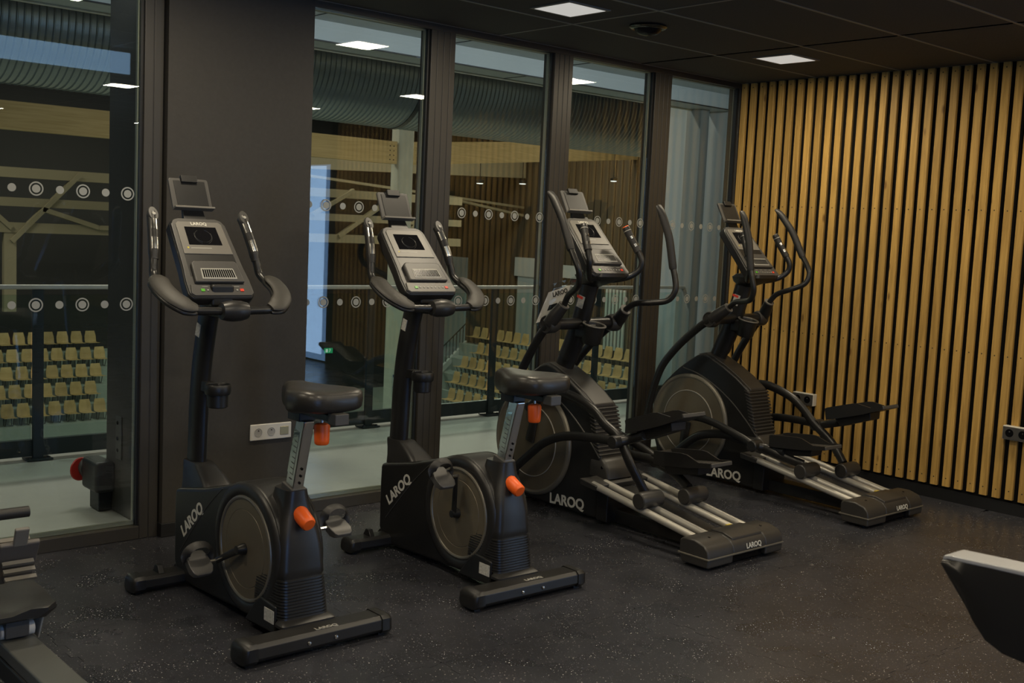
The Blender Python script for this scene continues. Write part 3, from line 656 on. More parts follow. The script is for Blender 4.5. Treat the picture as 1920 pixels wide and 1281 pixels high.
    MB(off).box((.05, -1.722, .128), (.085, -1.702, .138)).build('warning_sticker', mat('yellow sticker', (.55, .42, .05), .5), t)
    lettering('LAROQ', .034, (-.005, -1.8765, .070), (1, 0, 0), (0, .2, 1), WHITE, t, 'brand_lettering')
    # neck
    nk = cat([(0, -.56, .72), (0, -.585, .80), (0, -.655, .95), (0, -.70, 1.09), (0, -.735, 1.22), (0, -.765, 1.30)], 4)
    MB(off).tube(nk, [(.042, .056)] * len(nk), 18).build('neck', TUBE, t)
    MB(off).tube(cat([(0, -.60, .83), (0, -.65, .94), (0, -.685, 1.04)], 3), [(.046, .060)] * 7, 18).build('neck_sleeve', BLACK, t)
    MB(off).obox((-.0435, -.722, 1.15), (.001, 0, 0), (0, -.022, -.006), (0, -.010, .032)).build('sticker', LABEL, t)
    MB(off).obox((-.0446, -.716, 1.175), (.0005, 0, 0), (0, -.022, -.006), (0, -.002, .007)).build('sticker_header', RED, t)
    loft_rect(MB(off), [(1.235, .03, -.715, -.80), (1.265, .075, -.70, -.86), (1.295, .11, -.715, -.915), (1.315, .10, -.74, -.915)], .03).build('console_mount', BLACK, t, sharp=50)
    # cup holder, tilted
    ca = V(0, -.22, .975).normalized(); c0 = V(0, -.792, 1.03)
    MB(off).lathe(c0 - ca * .105, ca, [(.046, 0), (.053, .012), (.058, .085), (.061, .100), (.063, .106), (.056, .107), (.052, .098), (.046, .02), (.002, .02)], 32).build('cup_holder', BLACK, t)
    MB(off).ring(c0 + ca * .002, ca, .0595, (.0065, .005), 32, 8).build('cup_rim', GREYC, t)
    MB(off).box((-.05, -.77, .955), (.05, -.69, 1.03)).build('cup_bracket', BLACK, t, .012)
    # pivots and fixed hand grips
    MB(off).tube([(-.25, PY, PZ), (.25, PY, PZ)], .031, 18).build('pivot_tube', TUBE, t)
    for s in (-1, 1):
        MB(off).tube(cat([(s * .02, -.79, 1.272), (s * .09, -.835, 1.276), (s * .155, -.882, 1.296), (s * .192, -.918, 1.335), (s * .199, -.927, 1.382), (s * .190, -.902, 1.435)], 4), .0165, 12).build('grip_tube', TUBE, t)
        g = cat([(s * .1905, -.904, 1.430), (s * .182, -.88, 1.47), (s * .172, -.857, 1.51), (s * .163, -.838, 1.548)], 3)
        MB(off).tube(g, .0205, 14).build('grip', RUB, t)
        MB(off).tube([g[-2], g[-2] + (g[-1] - g[-2]) * .35], .0216, 14).build('grip_band', PALE, t)
        e = (g[-1] - g[-2]).normalized()
        MB(off).lathe(g[-1], e, [(.0205, 0), (.0200, .010), (.0185, .013), (.002, .013)], 14).build('grip_tip', BLACK2, t)
        MB(off).lathe(g[-1] + e * .0125, e, [(.0180, 0), (.0165, .005), (.002, .006)], 14).build('grip_button', ORANGE if (s > 0 and X < 4) else GREYD, t, label='orange grip button' if (s > 0 and X < 4) else None)
        for i in (2, 5):
            MB(off).tube([g[i] + V(0, -.003, 0), g[i + 1] + V(0, -.003, 0)] if i < 7 else g, [(.0188, .0195)] * 2, 12).build('pulse_sensor', CHROME, t)
    # moving links, one set per side
    for s, q in ((-1, sides[0]), (1, sides[1])):
        sw = q['swing']
        hp = [(.05, .06, .105, .215), ] if 0 else None
        up = [(.22, -.075, .10), (.235, -.12, .16), (.27, -.20, .197), (.31, -.27, .237), (.33, -.285, .30), (.335, -.255, .36), (.333, -.22, .41)]
        def H(o, y, z): yy, zz = rotp(y, z, sw); return V(s * o, yy, zz)
        MB(off).tube(cat([H(*p) for p in up], 5), .0165, 12).build('swing_handle', TUBE, t)
        gr = [H(.3335, -.226, .400), H(.33, -.19, .468), H(.325, -.145, .55), H(.318, -.09, .62), H(.312, -.045, .672), H(.309, -.022, .692)]
        MB(off).tube(cat(gr, 4), [(.0195, .0195)] + [(.0215, .0215)] * 13 + [(.022, .021), (.023, .019), (.024, .016), (.024, .013), (.024, .011), (.022, .010), (.018, .008)], 14).build('handle_sleeve', RUB, t)
        MB(off).tube([H(.255, -.01, .005), H(.245, -.04, .05), H(.222, -.078, .108)], [.038, .037, .030], 16).build('handle_socket', BLACK2, t)
        MB(off).tube([H(.2225, -.076, .105), H(.2215, -.080, .111)], .0315, 16).build('socket_collar', GREYC, t)
        MB(off).lathe((s * .20, PY, PZ), (s, 0, 0), [(.040, 0), (.048, .02), (.049, .066), (.045, .075), (.040, .075), (.038, .071), (.002, .071)], 24).build('pivot_cap', COVER, t)
        lo = [(.255, 0, -.01), (.258, .05, -.06), (.262, .145, -.204), (.264, .21, -.33), (.264, .245, -.43), (.262, .258, -.55), (.26, .256, -.65), (.258, .25, -.754), (.257, .235, -.84)]
        MB(off).tube(cat([H(*p) for p in lo], 4), [(.020, .025)] * 33, 12).build('swing_arm', TUBE, t)
        ey, ez = rotp(.235, -.84, sw)
        J = V(s * .235, *q['joint']); E0 = V(s * .257, ey, ez)
        # pedal link: shape measured in the raised phase, carried to this phase by a similarity in the side plane
        sh = [(-.465, .19), (-.52, .245), (-.593, .308), (-.697, .392), (-.80, .442), (-.895, .466), (-1.0, .480), (-1.13, .490), (-1.215, .492)]
        u0 = complex(sh[-1][0] - sh[0][0], sh[-1][1] - sh[0][1]); u1 = complex(J.y - E0.y, J.z - E0.z); m = u1 / u0
        pl = []
        for i, (yy, zz) in enumerate(sh):
            w = complex(yy - sh[0][0], zz - sh[0][1]) * m; pl.append(V(s * (.257 - .022 * i / 8), E0.y + w.real, E0.z + w.imag))
        fl_, pitch = q['pedal'], radians(q['pitch'])
        ur = V(0, -cos(pitch), sin(pitch)); un = V(0, sin(pitch), cos(pitch)); F = V(s * .14, *fl_)
        pl += [J + (F + ur * .05 - un * .03 - J) * .5 + V(s * .0, 0, 0), V(s * .20, 0, 0) + (F + ur * .10 - un * .028) * 1 - V(s * .14, 0, 0)]
        MB(off).tube(cat(pl, 4), [(.018, .024)] * (4 * (len(pl) - 1) + 1), 12).build('pedal_link', TUBE, t)
        MB(off).lathe(E0 - V(s * .03, 0, 0), (s, 0, 0), [(.030, 0), (.030, .052), (.026, .056), (.002, .056)], 18).build('link_joint', BLACK2, t)
        MB(off).lathe(J - V(s * .045, 0, 0), (s, 0, 0), [(.034, 0), (.034, .072), (.029, .078), (.002, .078)], 18).build('pedal_joint', BLACK2, t)
        # roller arm from crank pin over to the joint and down to the roller
        C = V(s * .175, *q['pin']); Rl = V(s * .148, *q['roller'])
        if q['up']: ra = [C, C + V(0, -.10, .075), V(s * .19, -.689, .660) + V(0, 0, q['dz']), V(s * .2, -.801, .670) + V(0, 0, q['dz']), V(s * .2, -.905, .652) + V(0, 0, q['dz']), V(s * .2, -1.008, .612) + V(0, -.01, q['dz']), V(s * .2, -1.09, .555) + V(0, -.01, q['dz']), J + V(-s * .035, .01, .01)]
        else: ra = [C, C + V(0, -.06, .055), V(s * .19, -.60, .285), V(s * .2, -.70, .318), V(s * .2, -.82, .335), V(s * .2, -.95, .325), J + V(-s * .035, .02, .0)]
        ra += [J * .55 + Rl * .45 + V(-s * .0, 0, .012), Rl + V(0, .03, .03)]
        MB(off).tube(cat(ra, 4), [(.019, .027)] * (4 * (len(ra) - 1) + 1), 12).build('roller_arm', TUBE, t)
        MB(off).lathe(C - V(s * .06, 0, 0), (s, 0, 0), [(.028, 0), (.028, .07), (.023, .078), (.002, .078)], 18).build('crank_pin', BLACK2, t)
        cv = V(0, C.y + .455, C.z - .352); cn = cv.normalized()
        MB(off).tube([V(s * .122, -.455, .352), V(s * .122, C.y, C.z) + cn * .02], [(.014, .034), (.014, .026)], 12).build('crank', BLACK2, t)
        MB(off).lathe(Rl - V(.078, 0, 0), (1, 0, 0), [(.002, .0), (.036, 0), (.041, .004), (.043, .02), (.043, .136), (.041, .152), (.036, .156), (.002, .156)], 24).build('roller_housing', COVER, t)
        for dx in (-.044, .044): MB(off).lathe(Rl + V(dx - .012, 0, -.008), (1, 0, 0), [(.03, 0), (.038, .002), (.034, .012), (.038, .022), (.03, .024)], 20).build('roller', RUB, t)
        # foot pedal: tray with side walls
        def pt(x, a, b): return F + V(x, 0, 0) + ur * a + un * b
        hw, LN = .085, .385
        prof_w = [(0, .0, .006), (.006, .0, .066), (.03, -.002, .070), (.20, -.004, .068), (.235, -.004, .062), (.31, .0, .026), (LN, .004, .026)]
        mb = MB(off)
        secs = []
        for a, b0, b1 in prof_w:
            taper = 1 - .16 * max(0, (.05 - a) / .05)
            w = hw * taper; wi = w - .010
            bi = b0 + .014 if a > .01 else b1 - .002
            bi = min(bi, b1 - .001)
            secs.append([pt(-w, a, b0), pt(w, a, b0), pt(w, a, b1), pt(wi, a, b1), pt(wi, a, bi), pt(-wi, a, bi), pt(-wi, a, b1), pt(-w, a, b1)])
        pd = mb.loft(secs).build('foot_pedal', BLACK2, t, .003)
        MB(off).obox(pt(0, LN - .004, .014), (hw * .96, 0, 0), ur * .010, un * .010).build('pedal_lip', GREYD, pd, .004)
        MB(off).obox(pt(0, .20, .0145), (hw - .014, 0, 0), ur * .145, un * .0015).build('tread', GREYD, pd)
        tr = MB(off)
        for i in range(9): tr.obox(pt(0, .075 + i * .031, .0165), (hw - .022, 0, 0), ur * .004, un * .0012)
        tr.build('tread_ribs', PAD, pd)
        MB(off).add([pt(-.058, .05, 0), pt(.058, .05, 0), pt(.058, .285, 0), pt(-.058, .285, 0), pt(-.05, .07, -.050), pt(.05, .07, -.050), pt(.05, .275, -.042), pt(-.05, .275, -.042)],
                    [(0, 1, 2, 3), (7, 6, 5, 4), (0, 4, 5, 1), (1, 5, 6, 2), (2, 6, 7, 3), (3, 7, 4, 0)]).build('pedal_bracket', BLACK, t, .005)
    console(t, off, (-.638, 1.595), (-.905, 1.300), (-.565, 1.744), (-.628, 1.628), False)
    return t
elliptical('black elliptical trainer standing beside the second bike, plastic manual bag hanging on it', 3.39, 0,
    [dict(swing=0, joint=(-1.215, .488), roller=(-1.375, .218), pin=(-.50, .555), up=1, dz=0, pedal=(-1.262, .535), pitch=20),
     dict(swing=17, joint=(-1.10, .325), roller=(-1.415, .212), pin=(-.43, .155), up=0, dz=0, pedal=(-1.205, .342), pitch=7)])
elliptical('black elliptical trainer standing nearest the timber slat wall', 4.75, .005,
    [dict(swing=17, joint=(-1.07, .312), roller=(-1.385, .216), pin=(-.43, .155), up=0, dz=0, pedal=(-1.155, .322), pitch=6),
     dict(swing=0, joint=(-1.19, .420), roller=(-1.465, .204), pin=(-.48, .545), up=1, dz=-.052, pedal=(-1.345, .488), pitch=17)])

# manual in a clear bag hanging on the first elliptical
t = thing('manual_bag', 'clear plastic bag with a white booklet hanging on the nearer elliptical', 'bag', (3.20, -.70, 1.0))
off = (3.20, -.70, 1.0)
BAGM = glass_mat('clear polythene', 1.0, (.93, .93, .92))
def bagp(u, v, h):                                  # u across (front), v up
    c = V(3.20, -.505, 1.005) + V(0, -.245, .075) * u + V(0, -.115, .225) * v
    return c + V(-h, 0, 0)
n = 9; vs = []; fs = []
for side in (0, 1):
    for i in range(n):
        for j in range(n):
            u, v = i / 8, j / 8; e = min(u, 1 - u, v, 1 - v) * 4; e = min(1, e)
            h = (.010 * e + .006 * e * noise.noise((u * 5, v * 6, side * 3.1)) * 2) * (1 if side else -1)
            vs.append(bagp(u * (1 - .12 * v), v, h + .004 * noise.noise((u * 3, v * 3, 9))))
    b = side * n * n
    for i in range(n - 1):
        for j in range(n - 1):
            a = b + i * n + j; fs.append((a, a + 1, a + n + 1, a + n) if side else (a, a + n, a + n + 1, a + 1))
MB(off).add(vs, fs).build('bag_film', BAGM, t)
bk = MB(off).add([bagp(.12, .03, .004), bagp(.80, .03, .004), bagp(.80, .80, .004), bagp(.12, .80, .004), bagp(.12, .03, -.004), bagp(.80, .03, -.004), bagp(.80, .80, -.004), bagp(.12, .80, -.004)],
         [(0, 1, 2, 3), (7, 6, 5, 4), (0, 4, 5, 1), (1, 5, 6, 2), (2, 6, 7, 3), (3, 7, 4, 0)]).build('booklet', mat('booklet paper', (.78, .76, .72), .6), t)
MB(off).add([bagp(a, b, h) for h in (.0045, .005) for a, b in ((.35, .28), (.6, .28), (.6, .42), (.35, .42))], [(0, 1, 2, 3), (7, 6, 5, 4), (0, 4, 5, 1), (1, 5, 6, 2), (2, 6, 7, 3), (3, 7, 4, 0)]).build('booklet_picture', BLACK, bk)
p0 = bagp(.36, .62, .0052) - Vector(off)
lettering('LAROQ', .034, p0, bagp(1, .62, 0) - bagp(0, .62, 0), bagp(0, 1, 0) - bagp(0, 0, 0), GREYD, bk, 'booklet_title')

# ------------------------------------------------------------------ treadmill at lower right (its handrail end enters the frame)
t = thing('treadmill', 'treadmill at the lower right corner, only its grey-topped handrail end showing', 'treadmill', (1.25, -5.2, 0)); off = (1.25, -5.2, 0)
for xr in (.868, 1.62):
    tb = ((-4.105, 1.010, .998), (-4.113, 1.013, .982), (-4.145, 1.014, .945), (-4.165, 1.015, .918), (-4.185, 1.016, .897), (-4.215, 1.017, .884), (-4.25, 1.018, .880), (-4.4, 1.025, .878), (-4.7, 1.04, .89), (-5.0, 1.065, .92), (-5.5, 1.115, .99))
    sec = []
    for y, zt, zb in tb:
        h = zt - zb; k = min(1, h / .13); sec.append([(xr - .022 - .006 * k, y, zb), (xr + .022 + .006 * k, y, zb), (xr + .034, y, zb + h * .35), (xr + .036, y, zb + h * .68), (xr + .030, y, zt), (xr - .030, y, zt), (xr - .036, y, zb + h * .68), (xr - .034, y, zb + h * .35)])
    MB(off).loft(sec).build('handrail', BLACK2, t, sharp=60)
    MB(off).loft([[(xr - .031, y, zt - .001), (xr + .031, y, zt - .001), (xr + .029, y, zt + .006), (xr - .029, y, zt + .006)] for y, zt, zb in tb]).build('rail_strip', mat('silver grey strip', (.36, .37, .39), .4, metal=.3), t, .002, label='silver grey top strip')
    MB(off).tube([(xr, -5.45, 1.06), (xr, -5.75, .2), (xr, -5.75, .05)], [(.03, .05)] * 3, 12).build('upright', TUBE, t)
    MB(off).box((xr - .06, -6.0, 0), (xr + .06, -4.65, .16)).build('side_rail', GREYD, t, .01)
MB(off).box((.93, -5.95, .08), (1.565, -4.7, .15)).build('belt_deck', RUB, t, .01)
MB(off).box((.86, -6.25, 0), (1.64, -5.75, .27)).build('motor_hood', BLACK2, t, .04)
MB(off).obox((1.2475, -5.62, 1.27), (.40, 0, 0), (0, -.03, .17), (0, .03, .006)).build('console_body', BLACK2, t, .015)
MB(off).obox((1.2475, -5.586, 1.283), (.22, 0, 0), (0, -.02, .11), (0, .003, .001)).build('screen', SCREEN, t)

# ------------------------------------------------------------------ rowing machine at lower left
t = thing('rowing_machine', 'rowing machine at the lower left corner, black seat on a silver rail', 'rowing machine', (.09, -1.9, 0)); off = (.09, -1.9, 0)
RX = .092
rl = MB(off).box((RX - .048, -3.2, .285), (RX + .048, -1.25, .325)).build('seat_rail', mat('silver rail', (.14, .145, .14), .34, metal=.5), t, .006)
MB(off).box((RX - .052, -3.2, .225), (RX + .036, -1.2, .286)).build('rail_underside', BLACK, t, .008)
st = []
for y, hw, zt, zb in ((-1.63, .13, .412, .40), (-1.645, .155, .428, .385), (-1.72, .165, .420, .376), (-1.80, .162, .410, .372), (-1.86, .150, .424, .380), (-1.885, .12, .418, .392)):
    st.append([(RX - .05 + hw * c, y, z) for c, z in ((-1, (zt + zb) / 2), (-.8, zb), (.8, zb), (1, (zt + zb) / 2), (.98, zt - .004), (.6, zt), (.2, zt - .012), (-.2, zt - .012), (-.6, zt), (-.98, zt - .004))])
MB(off).loft(st).build('seat', BLACK, t, .004, sharp=50)
MB(off).box((RX - .035, -1.85, .330), (RX + .030, -1.68, .378)).build('seat_carriage', GREYD, t, .004)
MB(off).prism([(-1.84, .375), (-1.70, .375), (-1.73, .31), (-1.80, .30)], RX + .068, RX + .073).build('carriage_bracket', PALE, t, .001)
for y in (-1.82, -1.71):
    for x in (-.03, .036): MB(off).lathe((RX + x - .014, y, .345), (1, 0, 0), [(.016, 0), (.021, .002), (.021, .026), (.016, .028)], 18).build('seat_roller', PLATE, t)
MB(off).lathe((RX + .074, -1.70, .352), (1, 0, 0), [(.010, 0), (.012, .003), (.011, .014), (.002, .015)], 14).build('roller_bolt', PLATE, t)
for s in (-1, 1):
    pl = MB(off).obox((RX + s * .145, -1.36, .395), (.062, 0, 0), (0, -.045, .075), (0, .006, .006)).build('foot_plate', mat('brown grey plastic', (.11, .098, .086), .5), t, .006)
    for i in range(6): MB(off).obox((RX + s * .145, -1.356 - .042 + i * .013 - .012, .355 + i * .0215), (.048, 0, 0), (0, -.0022, .004), (0, .0055, .0045)).build('foot_rib', GREYC, pl)
    MB(off).obox((RX + s * .145, -1.415, .49), (.022, 0, 0), (0, -.012, .03), (0, .005, .004)).build('heel_strap', GREYC, pl, .004)
MB(off).tube([(RX - .22, -1.20, .512), (RX + .237, -1.20, .512)], .0185, 14).build('handle', RUB, t)
MB(off).lathe((RX - .06, -.86, .36), (1, 0, 0), [(.20, 0), (.25, .02), (.25, .10), (.20, .12)], 40).build('flywheel_housing', BLACK2, t)
MB(off).box((RX - .30, -.93, 0), (RX + .30, -.86, .06)).build('front_foot', BLACK, t, .01)
MB(off).box((RX - .04, -1.26, .03), (RX + .04, -.85, .30)).build('front_leg', BLACK, t, .01)
MB(off).box((RX - .25, -3.2, 0), (RX + .25, -3.13, .05)).build('rear_foot', BLACK, t, .01)
MB(off).box((RX - .03, -3.19, .04), (RX + .03, -3.14, .24)).build('rear_leg', BLACK, t, .005)

# ------------------------------------------------------------------ out-of-view glowing panel added to give the left pane its blue reflection
t = thing('reflection_glow', 'added pale blue glowing strip, out of view, for the reflection high in the left pane', 'light', (1.65, -2.5, 2.51))
MB().box((-.43, -.02, -.07), (.53, .0, .07)).build('glow_panel', mat('pale blue glow', (.34, .58, .90), .4, emit=2.6), t)
MB().box((-.44, -.05, -.08), (.54, -.02, .08)).build('case', GREYD, t)
for x in (-.35, .45): MB().box((x, -.045, .07), (x + .02, -.025, .10)).build('hanger', GREYD, t)

# ================================================================== GALLERY BEYOND THE GLASS
YE = 1.91
struct('gallery_floor', MB().box((-6, .10, -.30), (7.6, 2.02, -.004)), CONC)
struct('gallery_ceiling', MB().box((-6, .10, 2.85), (7.6, 1.62, 2.95)), PALEW)
struct('gallery_soffit', MB().box((-6, 1.62, 2.72), (8, 1.93, 2.95)), PALEW)
struct('soffit_edge', MB().box((-6, 1.93, 2.705), (8, 1.945, 2.95)), mat('cream edge trim', (.50, .47, .34), .5))
struct('soffit_joint', MB().box((-6, 1.615, 2.712), (8, 1.635, 2.7205)), GASKET)
jm = MB()
for x in (-3, -.6, 1.8, 3.0, 4.2, 5.4): jm.box((x, .1, 2.8455), (x + .008, 1.62, 2.851))
for x in (-2.2, .2, 2.6, 5.0): jm.box((x, 1.635, 2.7165), (x + .008, 1.93, 2.7205))
struct('soffit_joints', jm, GASKET)
struct('gallery_end_wall', MB().box((7.6, .10, -.3), (7.72, 2.45, 2.95)), PALEW)
struct('gallery_inner_wall', MB().box((5.64, .0, -.3), (7.7, .10, 2.95)), PALEW)
struct('gallery_end_column', MB().box((7.34, 1.82, -.3), (7.46, 1.99, 2.72)), mat('grey column', (.24, .26, .25), .6))
# balustrade
t = thing('balustrade', 'glass balustrade with dark steel posts along the gallery edge', 'balustrade', (2.0, YE, 0)); off = (2.0, YE, 0)
MB(off).box((-5, YE - .022, 1.035), (7.34, YE + .022, 1.062)).build('top_rail', STEEL, t, .006)
MB(off).box((-5, YE + .005, .02), (7.34, YE + .045, .12)).build('bottom_channel', DARKM, t)
for x in [1.39 + 1.2 * i for i in range(-5, 5)]:
    p = MB(off).box((x - .03, YE - .012, 0), (x + .03, YE + .012, 1.04)).build('post', DARKM, t)
    MB(off).box((x - .075, YE - .055, 0), (x + .075, YE + .055, .010)).build('base_plate', DARKM, p)
    for dx in (-.055, .055): MB(off).lathe((x + dx, YE - .03, .010), (0, 0, 1), [(.011, 0), (.010, .009), (.002, .010)], 8).build('anchor_bolt', GASKET, p)
    MB(off).box((x + .035, YE + .018, .10), (x + 1.165, YE + .028, 1.0)).build('glass_panel', GLASS_R, t)
# wall-mounted valve on the pillar's outer side
t = thing('wall_valve', 'dark boxed valve with a red oval cap on the pillar, beyond the left pane', 'valve', (1.305, .60, .13))
MB().box((-.10, -.10, -.03), (0, .10, .13)).build('housing', BLACK, t, .02, 3)
MB().lathe((-.05, .10, .06), (0, 1, 0), [(.05, 0), (.055, .02), (.048, .05)], 24).build('collar', GREYD, t)
MB().lathe((-.08, .15, .05), (-.25, 1, 0), [(.058, 0), (.062, .006), (.05, .014), (.01, .016)], 24).build('cap', mat('red cap', (.45, .03, .02), .35), t)
MB().box((-.07, -.06, -.13), (0, .06, -.02)).build('conduit', BLACK, t, .006)
t = thing('door_plate', 'slim metal lock plate on the pillar, beyond the left pane', 'lock plate', (1.305, .45, .39))
MB().box((-.008, -.035, -.11), (0, .035, .11)).build('plate', GREYD, t, .003)
for z in (.075, -.005, -.065): MB().lathe((-.008, .008, z), (-1, 0, 0), [(.010, 0), (.009, .003), (.001, .003)], 12).build('keyhole', SCREEN, t)

# spiral duct
t = thing('spiral_duct', 'large round galvanised spiral duct hanging along the hall ceiling', 'duct', (6, 3.98, 2.945)); off = (6, 3.98, 2.945)
prof = []; x = -4.0
while x < 15:
    prof += [(.500, x), (.500, x + .034), (.510, x + .041), (.510, x + .045)]; x += .052
MB(off).lathe((0, 3.98, 2.945), (1, 0, 0), prof, 44).build('pipe', DUCT, t, sharp=30)
for x in (-.6, 3.4, 5.35, 9.4): MB(off).lathe((x, 3.98, 2.945), (1, 0, 0), [(.505, 0), (.517, .004), (.517, .05), (.505, .054)], 48).build('joint_band', mat('dark duct band', (.07, .075, .07), .4, metal=.5), t)
for x in (1.5, 5.30, 9.1):
    MB(off).tube([(x, 3.48, 2.90), (x, 3.48, 4.8)], .004, 6).build('hanger_wire', CHROME, t)

# hall shell
struct('hall_floor', MB().box((-30, 2.1, -7.1), (33, 41, -6.56)), mat('pale sports floor', (.34, .40, .36), .5))
struct('hall_wall_far', MB().box((-30, 40.5, -7), (34, 40.8, 9)), HALLD)
hw = struct('hall_wall_right', MB().box((33.2, 2.1, -7), (33.4, 41, 9)), HALLD)
plank = MB().box((-.06, -.16, -7), (0, .16, 9)).mesh('plank', mat('brown hall plank', (.085, .065, .040), .6, var=.1, scale=.6))
for i in range(56): inst('plank', plank, (33.2, 18 + .4 * i, 0), hw)
struct('hall_roof', MB().box((-30, 2.1, 9), (34, 41, 9.3)), HALLD)
struct('gallery_slab_edge', MB().box((-6, 2.02, -.32), (8, 2.10, -.01)), DARKM)
struct('glulam_beam', MB().box((-8, 23.85, 3.40), (19.5, 24.1, 4.09)), GLULAM)
t2 = MB().add([(20.15, 23.95, 3.42), (20.15, 23.95, 4.14), (34, 26.4, 5.40), (34, 26.4, 4.68), (20.15, 24.2, 3.42), (20.15, 24.2, 4.14), (34, 26.65, 5.40), (34, 26.65, 4.68)],
              [(0, 1, 2, 3), (7, 6, 5, 4), (0, 4, 5, 1), (1, 5, 6, 2), (2, 6, 7, 3), (3, 7, 4, 0)])
struct('glulam_rafter', t2, GLULAM)
struct('hall_column', MB().box((19.55, 23.8, -6.6), (20.15, 24.3, 9)), COLUMN, bevel=.08)
pb = MB()
for x in (19.28, 20.32):
    for z in (3.52, 3.66, 3.80, 3.94):
        for dx in (0, .14): pb.lathe((x + dx - .05, 23.85, z), (0, -1, 0), [(.022, 0), (.02, .012)], 8)
struct('beam_bolts', pb, GASKET)
TRUSS = mat('brown grey truss timber', (.27, .24, .16), .6)
def strut(mb, a, b, h, y, d=.12):
    a, b = V(a[0], y, a[1]), V(b[0], y, b[1]); u = (b - a).normalized(); n = V(0, 1, 0).cross(u)
    mb.obox((a + b) / 2, u * (b - a).length / 2, n * h / 2, V(0, d, 0))
tr = thing('roof_truss', 'timber lattice roof truss with diagonal struts, far across the hall', 'truss', (16, 30, 0)); off = (16, 30, 0)
for z, h in ((2.55, .30), (1.68, .26), (.92, .30)): m_ = MB(off); strut(m_, (4, z), (27, z), h, 30); m_.build('chord', TRUSS, tr)
for a, b in (((11.9, 2.6), (9.9, .5)), ((10.8, 1.5), (12.5, 1.0)), ((13.6, 1.0), (12.5, 1.0)), ((13.4, .9), (15.4, 2.6)), ((15.4, 2.6), (17.4, .9)), ((17.4, .9), (19.6, 2.6)), ((21.9, 2.7), (20.2, 1.75)), ((23.3, 2.3), (21.3, 1.0)), ((24, .9), (26, 2.6)), ((8.0, 2.6), (9.9, .9))):
    m_ = MB(off); strut(m_, a, b, .14, 29.92, .1); m_.build('diagonal', TRUSS, tr)
m_ = MB(off); m_.box((9.7, 29.9, -1.6), (10.05, 30.1, .95)); m_.build('upright', TRUSS, tr)
tr = thing('roof_truss', 'pale sloping roof truss high behind the third and fourth panes', 'truss', (35, 33, 0)); off = (30, 33, 3.5)
tr.location = off
for a, b, h in (((20.5, 3.85), (33, 4.25), .75), ((21, 3.30), (33, 2.55), .10), ((27.5, 2.9), (33, 2.2), .10)): m_ = MB(off); strut(m_, a, b, h, 33); m_.build('chord', TRUSS, tr)
for i, (x, z, lab) in enumerate(((29.2, 3.42, 'left'), (31.6, 3.55, 'right'))):
    q = thing('spotlight', 'tiny white spotlight under the far roof truss, %s one in the third pane' % lab, 'spotlight', (x, 31.5, z))
    MB().lathe((0, 0, 0), (0, 0, 1), [(.16, 0), (.18, .04), (.18, .12), (.05, .16)], 14).build('body', GASKET, q)
    MB().tube([(0, 0, .15), (0, 0, 9.0 - z)], .02, 5).build('cable', GASKET, q)
    MB().lathe((0, 0, -.01), (0, 0, -1), [(.15, 0), (.14, .02), (.01, .03)], 14).build('lens', mat('lit lens', (1, 1, .95), .3, emit=1.2), q)
q = thing('spotlight', 'tiny white spotlight under the far roof truss, seen in the fourth pane', 'spotlight', (30.8, 25.3, 3.6))
MB().lathe((0, 0, 0), (0, 0, 1), [(.13, 0), (.15, .04), (.15, .10), (.04, .14)], 14).build('body', GASKET, q)
MB().tube([(0, 0, .13), (0, 0, 5.4)], .02, 5).build('cable', GASKET, q)
MB().lathe((0, 0, -.01), (0, 0, -1), [(.12, 0), (.11, .02), (.01, .03)], 14).build('lens', MATS['lit lens'], q)

# notices on the column, exit sign, doors and blinds far off
t = thing('notice', 'blue and white notice sheets on the concrete column', 'notice', (19.60, 23.79, -3.55))
for i, z in enumerate((.18, -.18)):
    MB().box((-.02, -.02, z - .15), (.24, 0, z + .15)).build('sheet', mat('notice paper', (.40, .44, .46), .6), t)
    MB().box((-.02, -.025, z + .07), (.24, -.02, z + .15)).build('sheet_header', mat('notice blue', (.03, .06, .16), .5), t)
t = thing('exit_sign', 'small green running-man exit sign glowing in the dark hall', 'exit sign', (27.6, 40.4, -4.6))
MB().box((-.22, -.06, -.12), (.22, 0, .12)).build('box', mat('lit exit green', (.03, .35, .14), .4, emit=.45), t)
g = MB().box((-.17, -.066, -.08), (-.05, -.06, .08)); g.tube([(.02, -.066, -.07), (.07, -.066, 0), (.03, -.066, .05), (.10, -.066, .03)], .016, 6); g.lathe((.06, -.062, .085), (0, -1, 0), [(.022, 0), (.02, .008)], 8)
g.build('pictogram', mat('exit white', (.7, .8, .7), .4, emit=.4), t)
LB = mat('pale blue door panel', (.36, .43, .45), .5)
struct('door_1', MB().box((33.0, 36.9, -7), (33.13, 38.4, .1)), LB)
struct('door_2', MB().box((33.0, 31.9, -4.0), (33.13, 33.1, .15)), LB)
struct('trim_8', MB().box((32.95, 31.7, -.55), (33.1, 33.3, .3)), PALEW)
struct('trim_9', MB().box((32.95, 29.0, -.45), (33.1, 30.4, .1)), PALEW)
t = thing('louvre_screen', 'white vertical louvre screen beyond the fourth pane', 'screen', (33.1, 26, -2))
for i in range(16):
    if i in (8, 9): continue
    MB().box((-.10, -1.6 + i * .2, -1.3), (-.02, -1.49 + i * .2, 1.25)).build('louvre', mat('white louvre', (.55, .60, .58), .5), t)

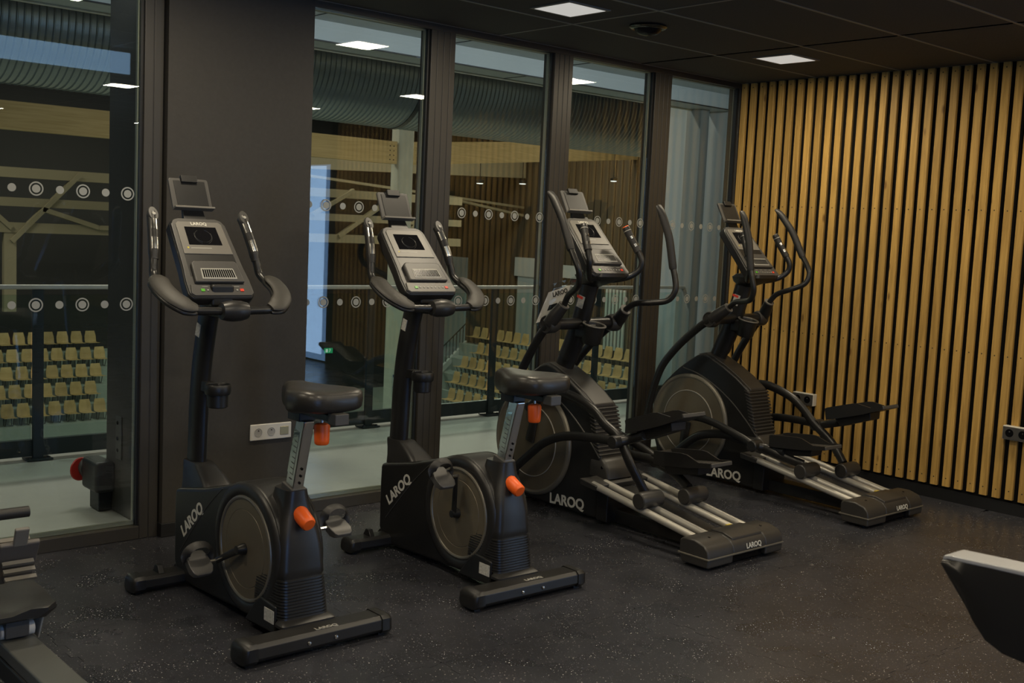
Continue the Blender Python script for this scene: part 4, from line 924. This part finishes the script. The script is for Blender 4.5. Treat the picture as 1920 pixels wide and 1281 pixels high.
# ------------------------------------------------------------------ tribune seating
PITCH = .54
def seat_meshes():
    mb = MB()                                        # shell: curved back and pan, front toward -y
    pr = [(-.40, .005), (-.38, .0), (-.10, -.02), (0, 0), (.04, .08), (.06, .22), (.09, .42)]
    secs = []
    for y, z in pr:
        w = .22 if z < .3 else .172
        secs.append([(-w, y, z), (w, y, z), (w, y + .014, z + .014), (-w, y + .014, z + .014)])
    mb.loft(secs); shell = mb.mesh('shell', SEATW)
    mb = MB()
    for x in (-.13, .13): mb.tube([(x, -.30, -.01), (x, -.16, -.30), (x, .0, -.30), (x, .02, -.02)], .014, 6)
    return shell, mb.mesh('bracket', GASKET)
SHELL, BRACKET = seat_meshes()
ORD = ['first', 'second', 'third', 'fourth', 'fifth', 'sixth', 'seventh', 'eighth', 'ninth', 'tenth', 'eleventh', 'twelfth', 'thirteenth', 'fourteenth']
ROWN = ['front row', 'second row', 'third row', 'fourth row', 'top row']
def seat(loc, rz, label, group):
    r = thing('stadium_chair', label, 'chair', loc, group); r.rotation_euler = (0, 0, rz)
    for n_, me in (('shell', SHELL), ('bracket', BRACKET)): o = bpy.data.objects.new(n_, me); COL.objects.link(o); o.parent = r
standm = MB(); CONC2 = mat('tribune step', (.30, .35, .33), .6)
for k in range(5): standm.box((3, 34.6 + .85 * k, -6.56), (19, 34.6 + .85 * (k + 1), -6.06 + .535 * k))
struct('tribune_far', standm, CONC2)
A0 = [11.98, 11.96, 12.47, 12.40, 12.90]
for k in range(5):
    x0 = A0[k] - PITCH
    for j in range(8 if k == 3 else 7): seat((x0 + j * PITCH, 35.25 + .85 * k, -5.76 + .535 * k), 0,
        '%s wooden shell seat from left, %s of the far stand' % (ORD[j], ROWN[k]), 'far stand seats behind the left pane')
standm = MB()
for k in range(5): standm.box((26.65 + .85 * k, 15, -6.56), (26.65 + .85 * (k + 1), 33.5 if k > 1 else 31 + .6 * k, -5.78 + .55 * k))
struct('tribune_right', standm, CONC2)
B0 = [30.45, 31.24, 31.77, 31.77, 33.1]
for k in range(5):
    j = 0; y = B0[k]
    while y > 20.5:
        if not (27.1 < y < 27.7):
            pane_n = 'third' if y > 27.4 else 'fourth'
            seat((27.25 + .85 * k, y, -5.47 + .55 * k), radians(-90),
                 '%s wooden shell seat from left, %s of the right-hand stand' % (('%s' % ORD[j]) if j < 14 else '%d-th' % (j + 1), ROWN[k]), 'right stand seats')
            j += 1
        y -= PITCH
# stair with railing at the left of the right stand
t = thing('tribune_stair', 'stair with pale stringer and dark railing left of the right stand', 'stair', (29, 33, -6.56)); off = (29, 33, -6.56)
m_ = MB(off); a, b = V(26.6, 31.2, -4.95), V(31.0, 34.2, -3.72); u = (b - a).normalized(); m_.obox((a + b) / 2, u * (b - a).length / 2, V(0, 0, .14), u.cross(V(0, 0, 1)) * .05); m_.build('stringer', PALEW, t)
for i in range(12):
    p = a + (b - a) * i / 11; m_ = MB(off); m_.tube([p, p + V(0, 0, .95)], .02, 5); m_.build('baluster', DARKM, t)
m_ = MB(off); m_.tube([a + V(0, 0, .95), b + V(0, 0, .95)], .03, 6); m_.build('handrail', DARKM, t)
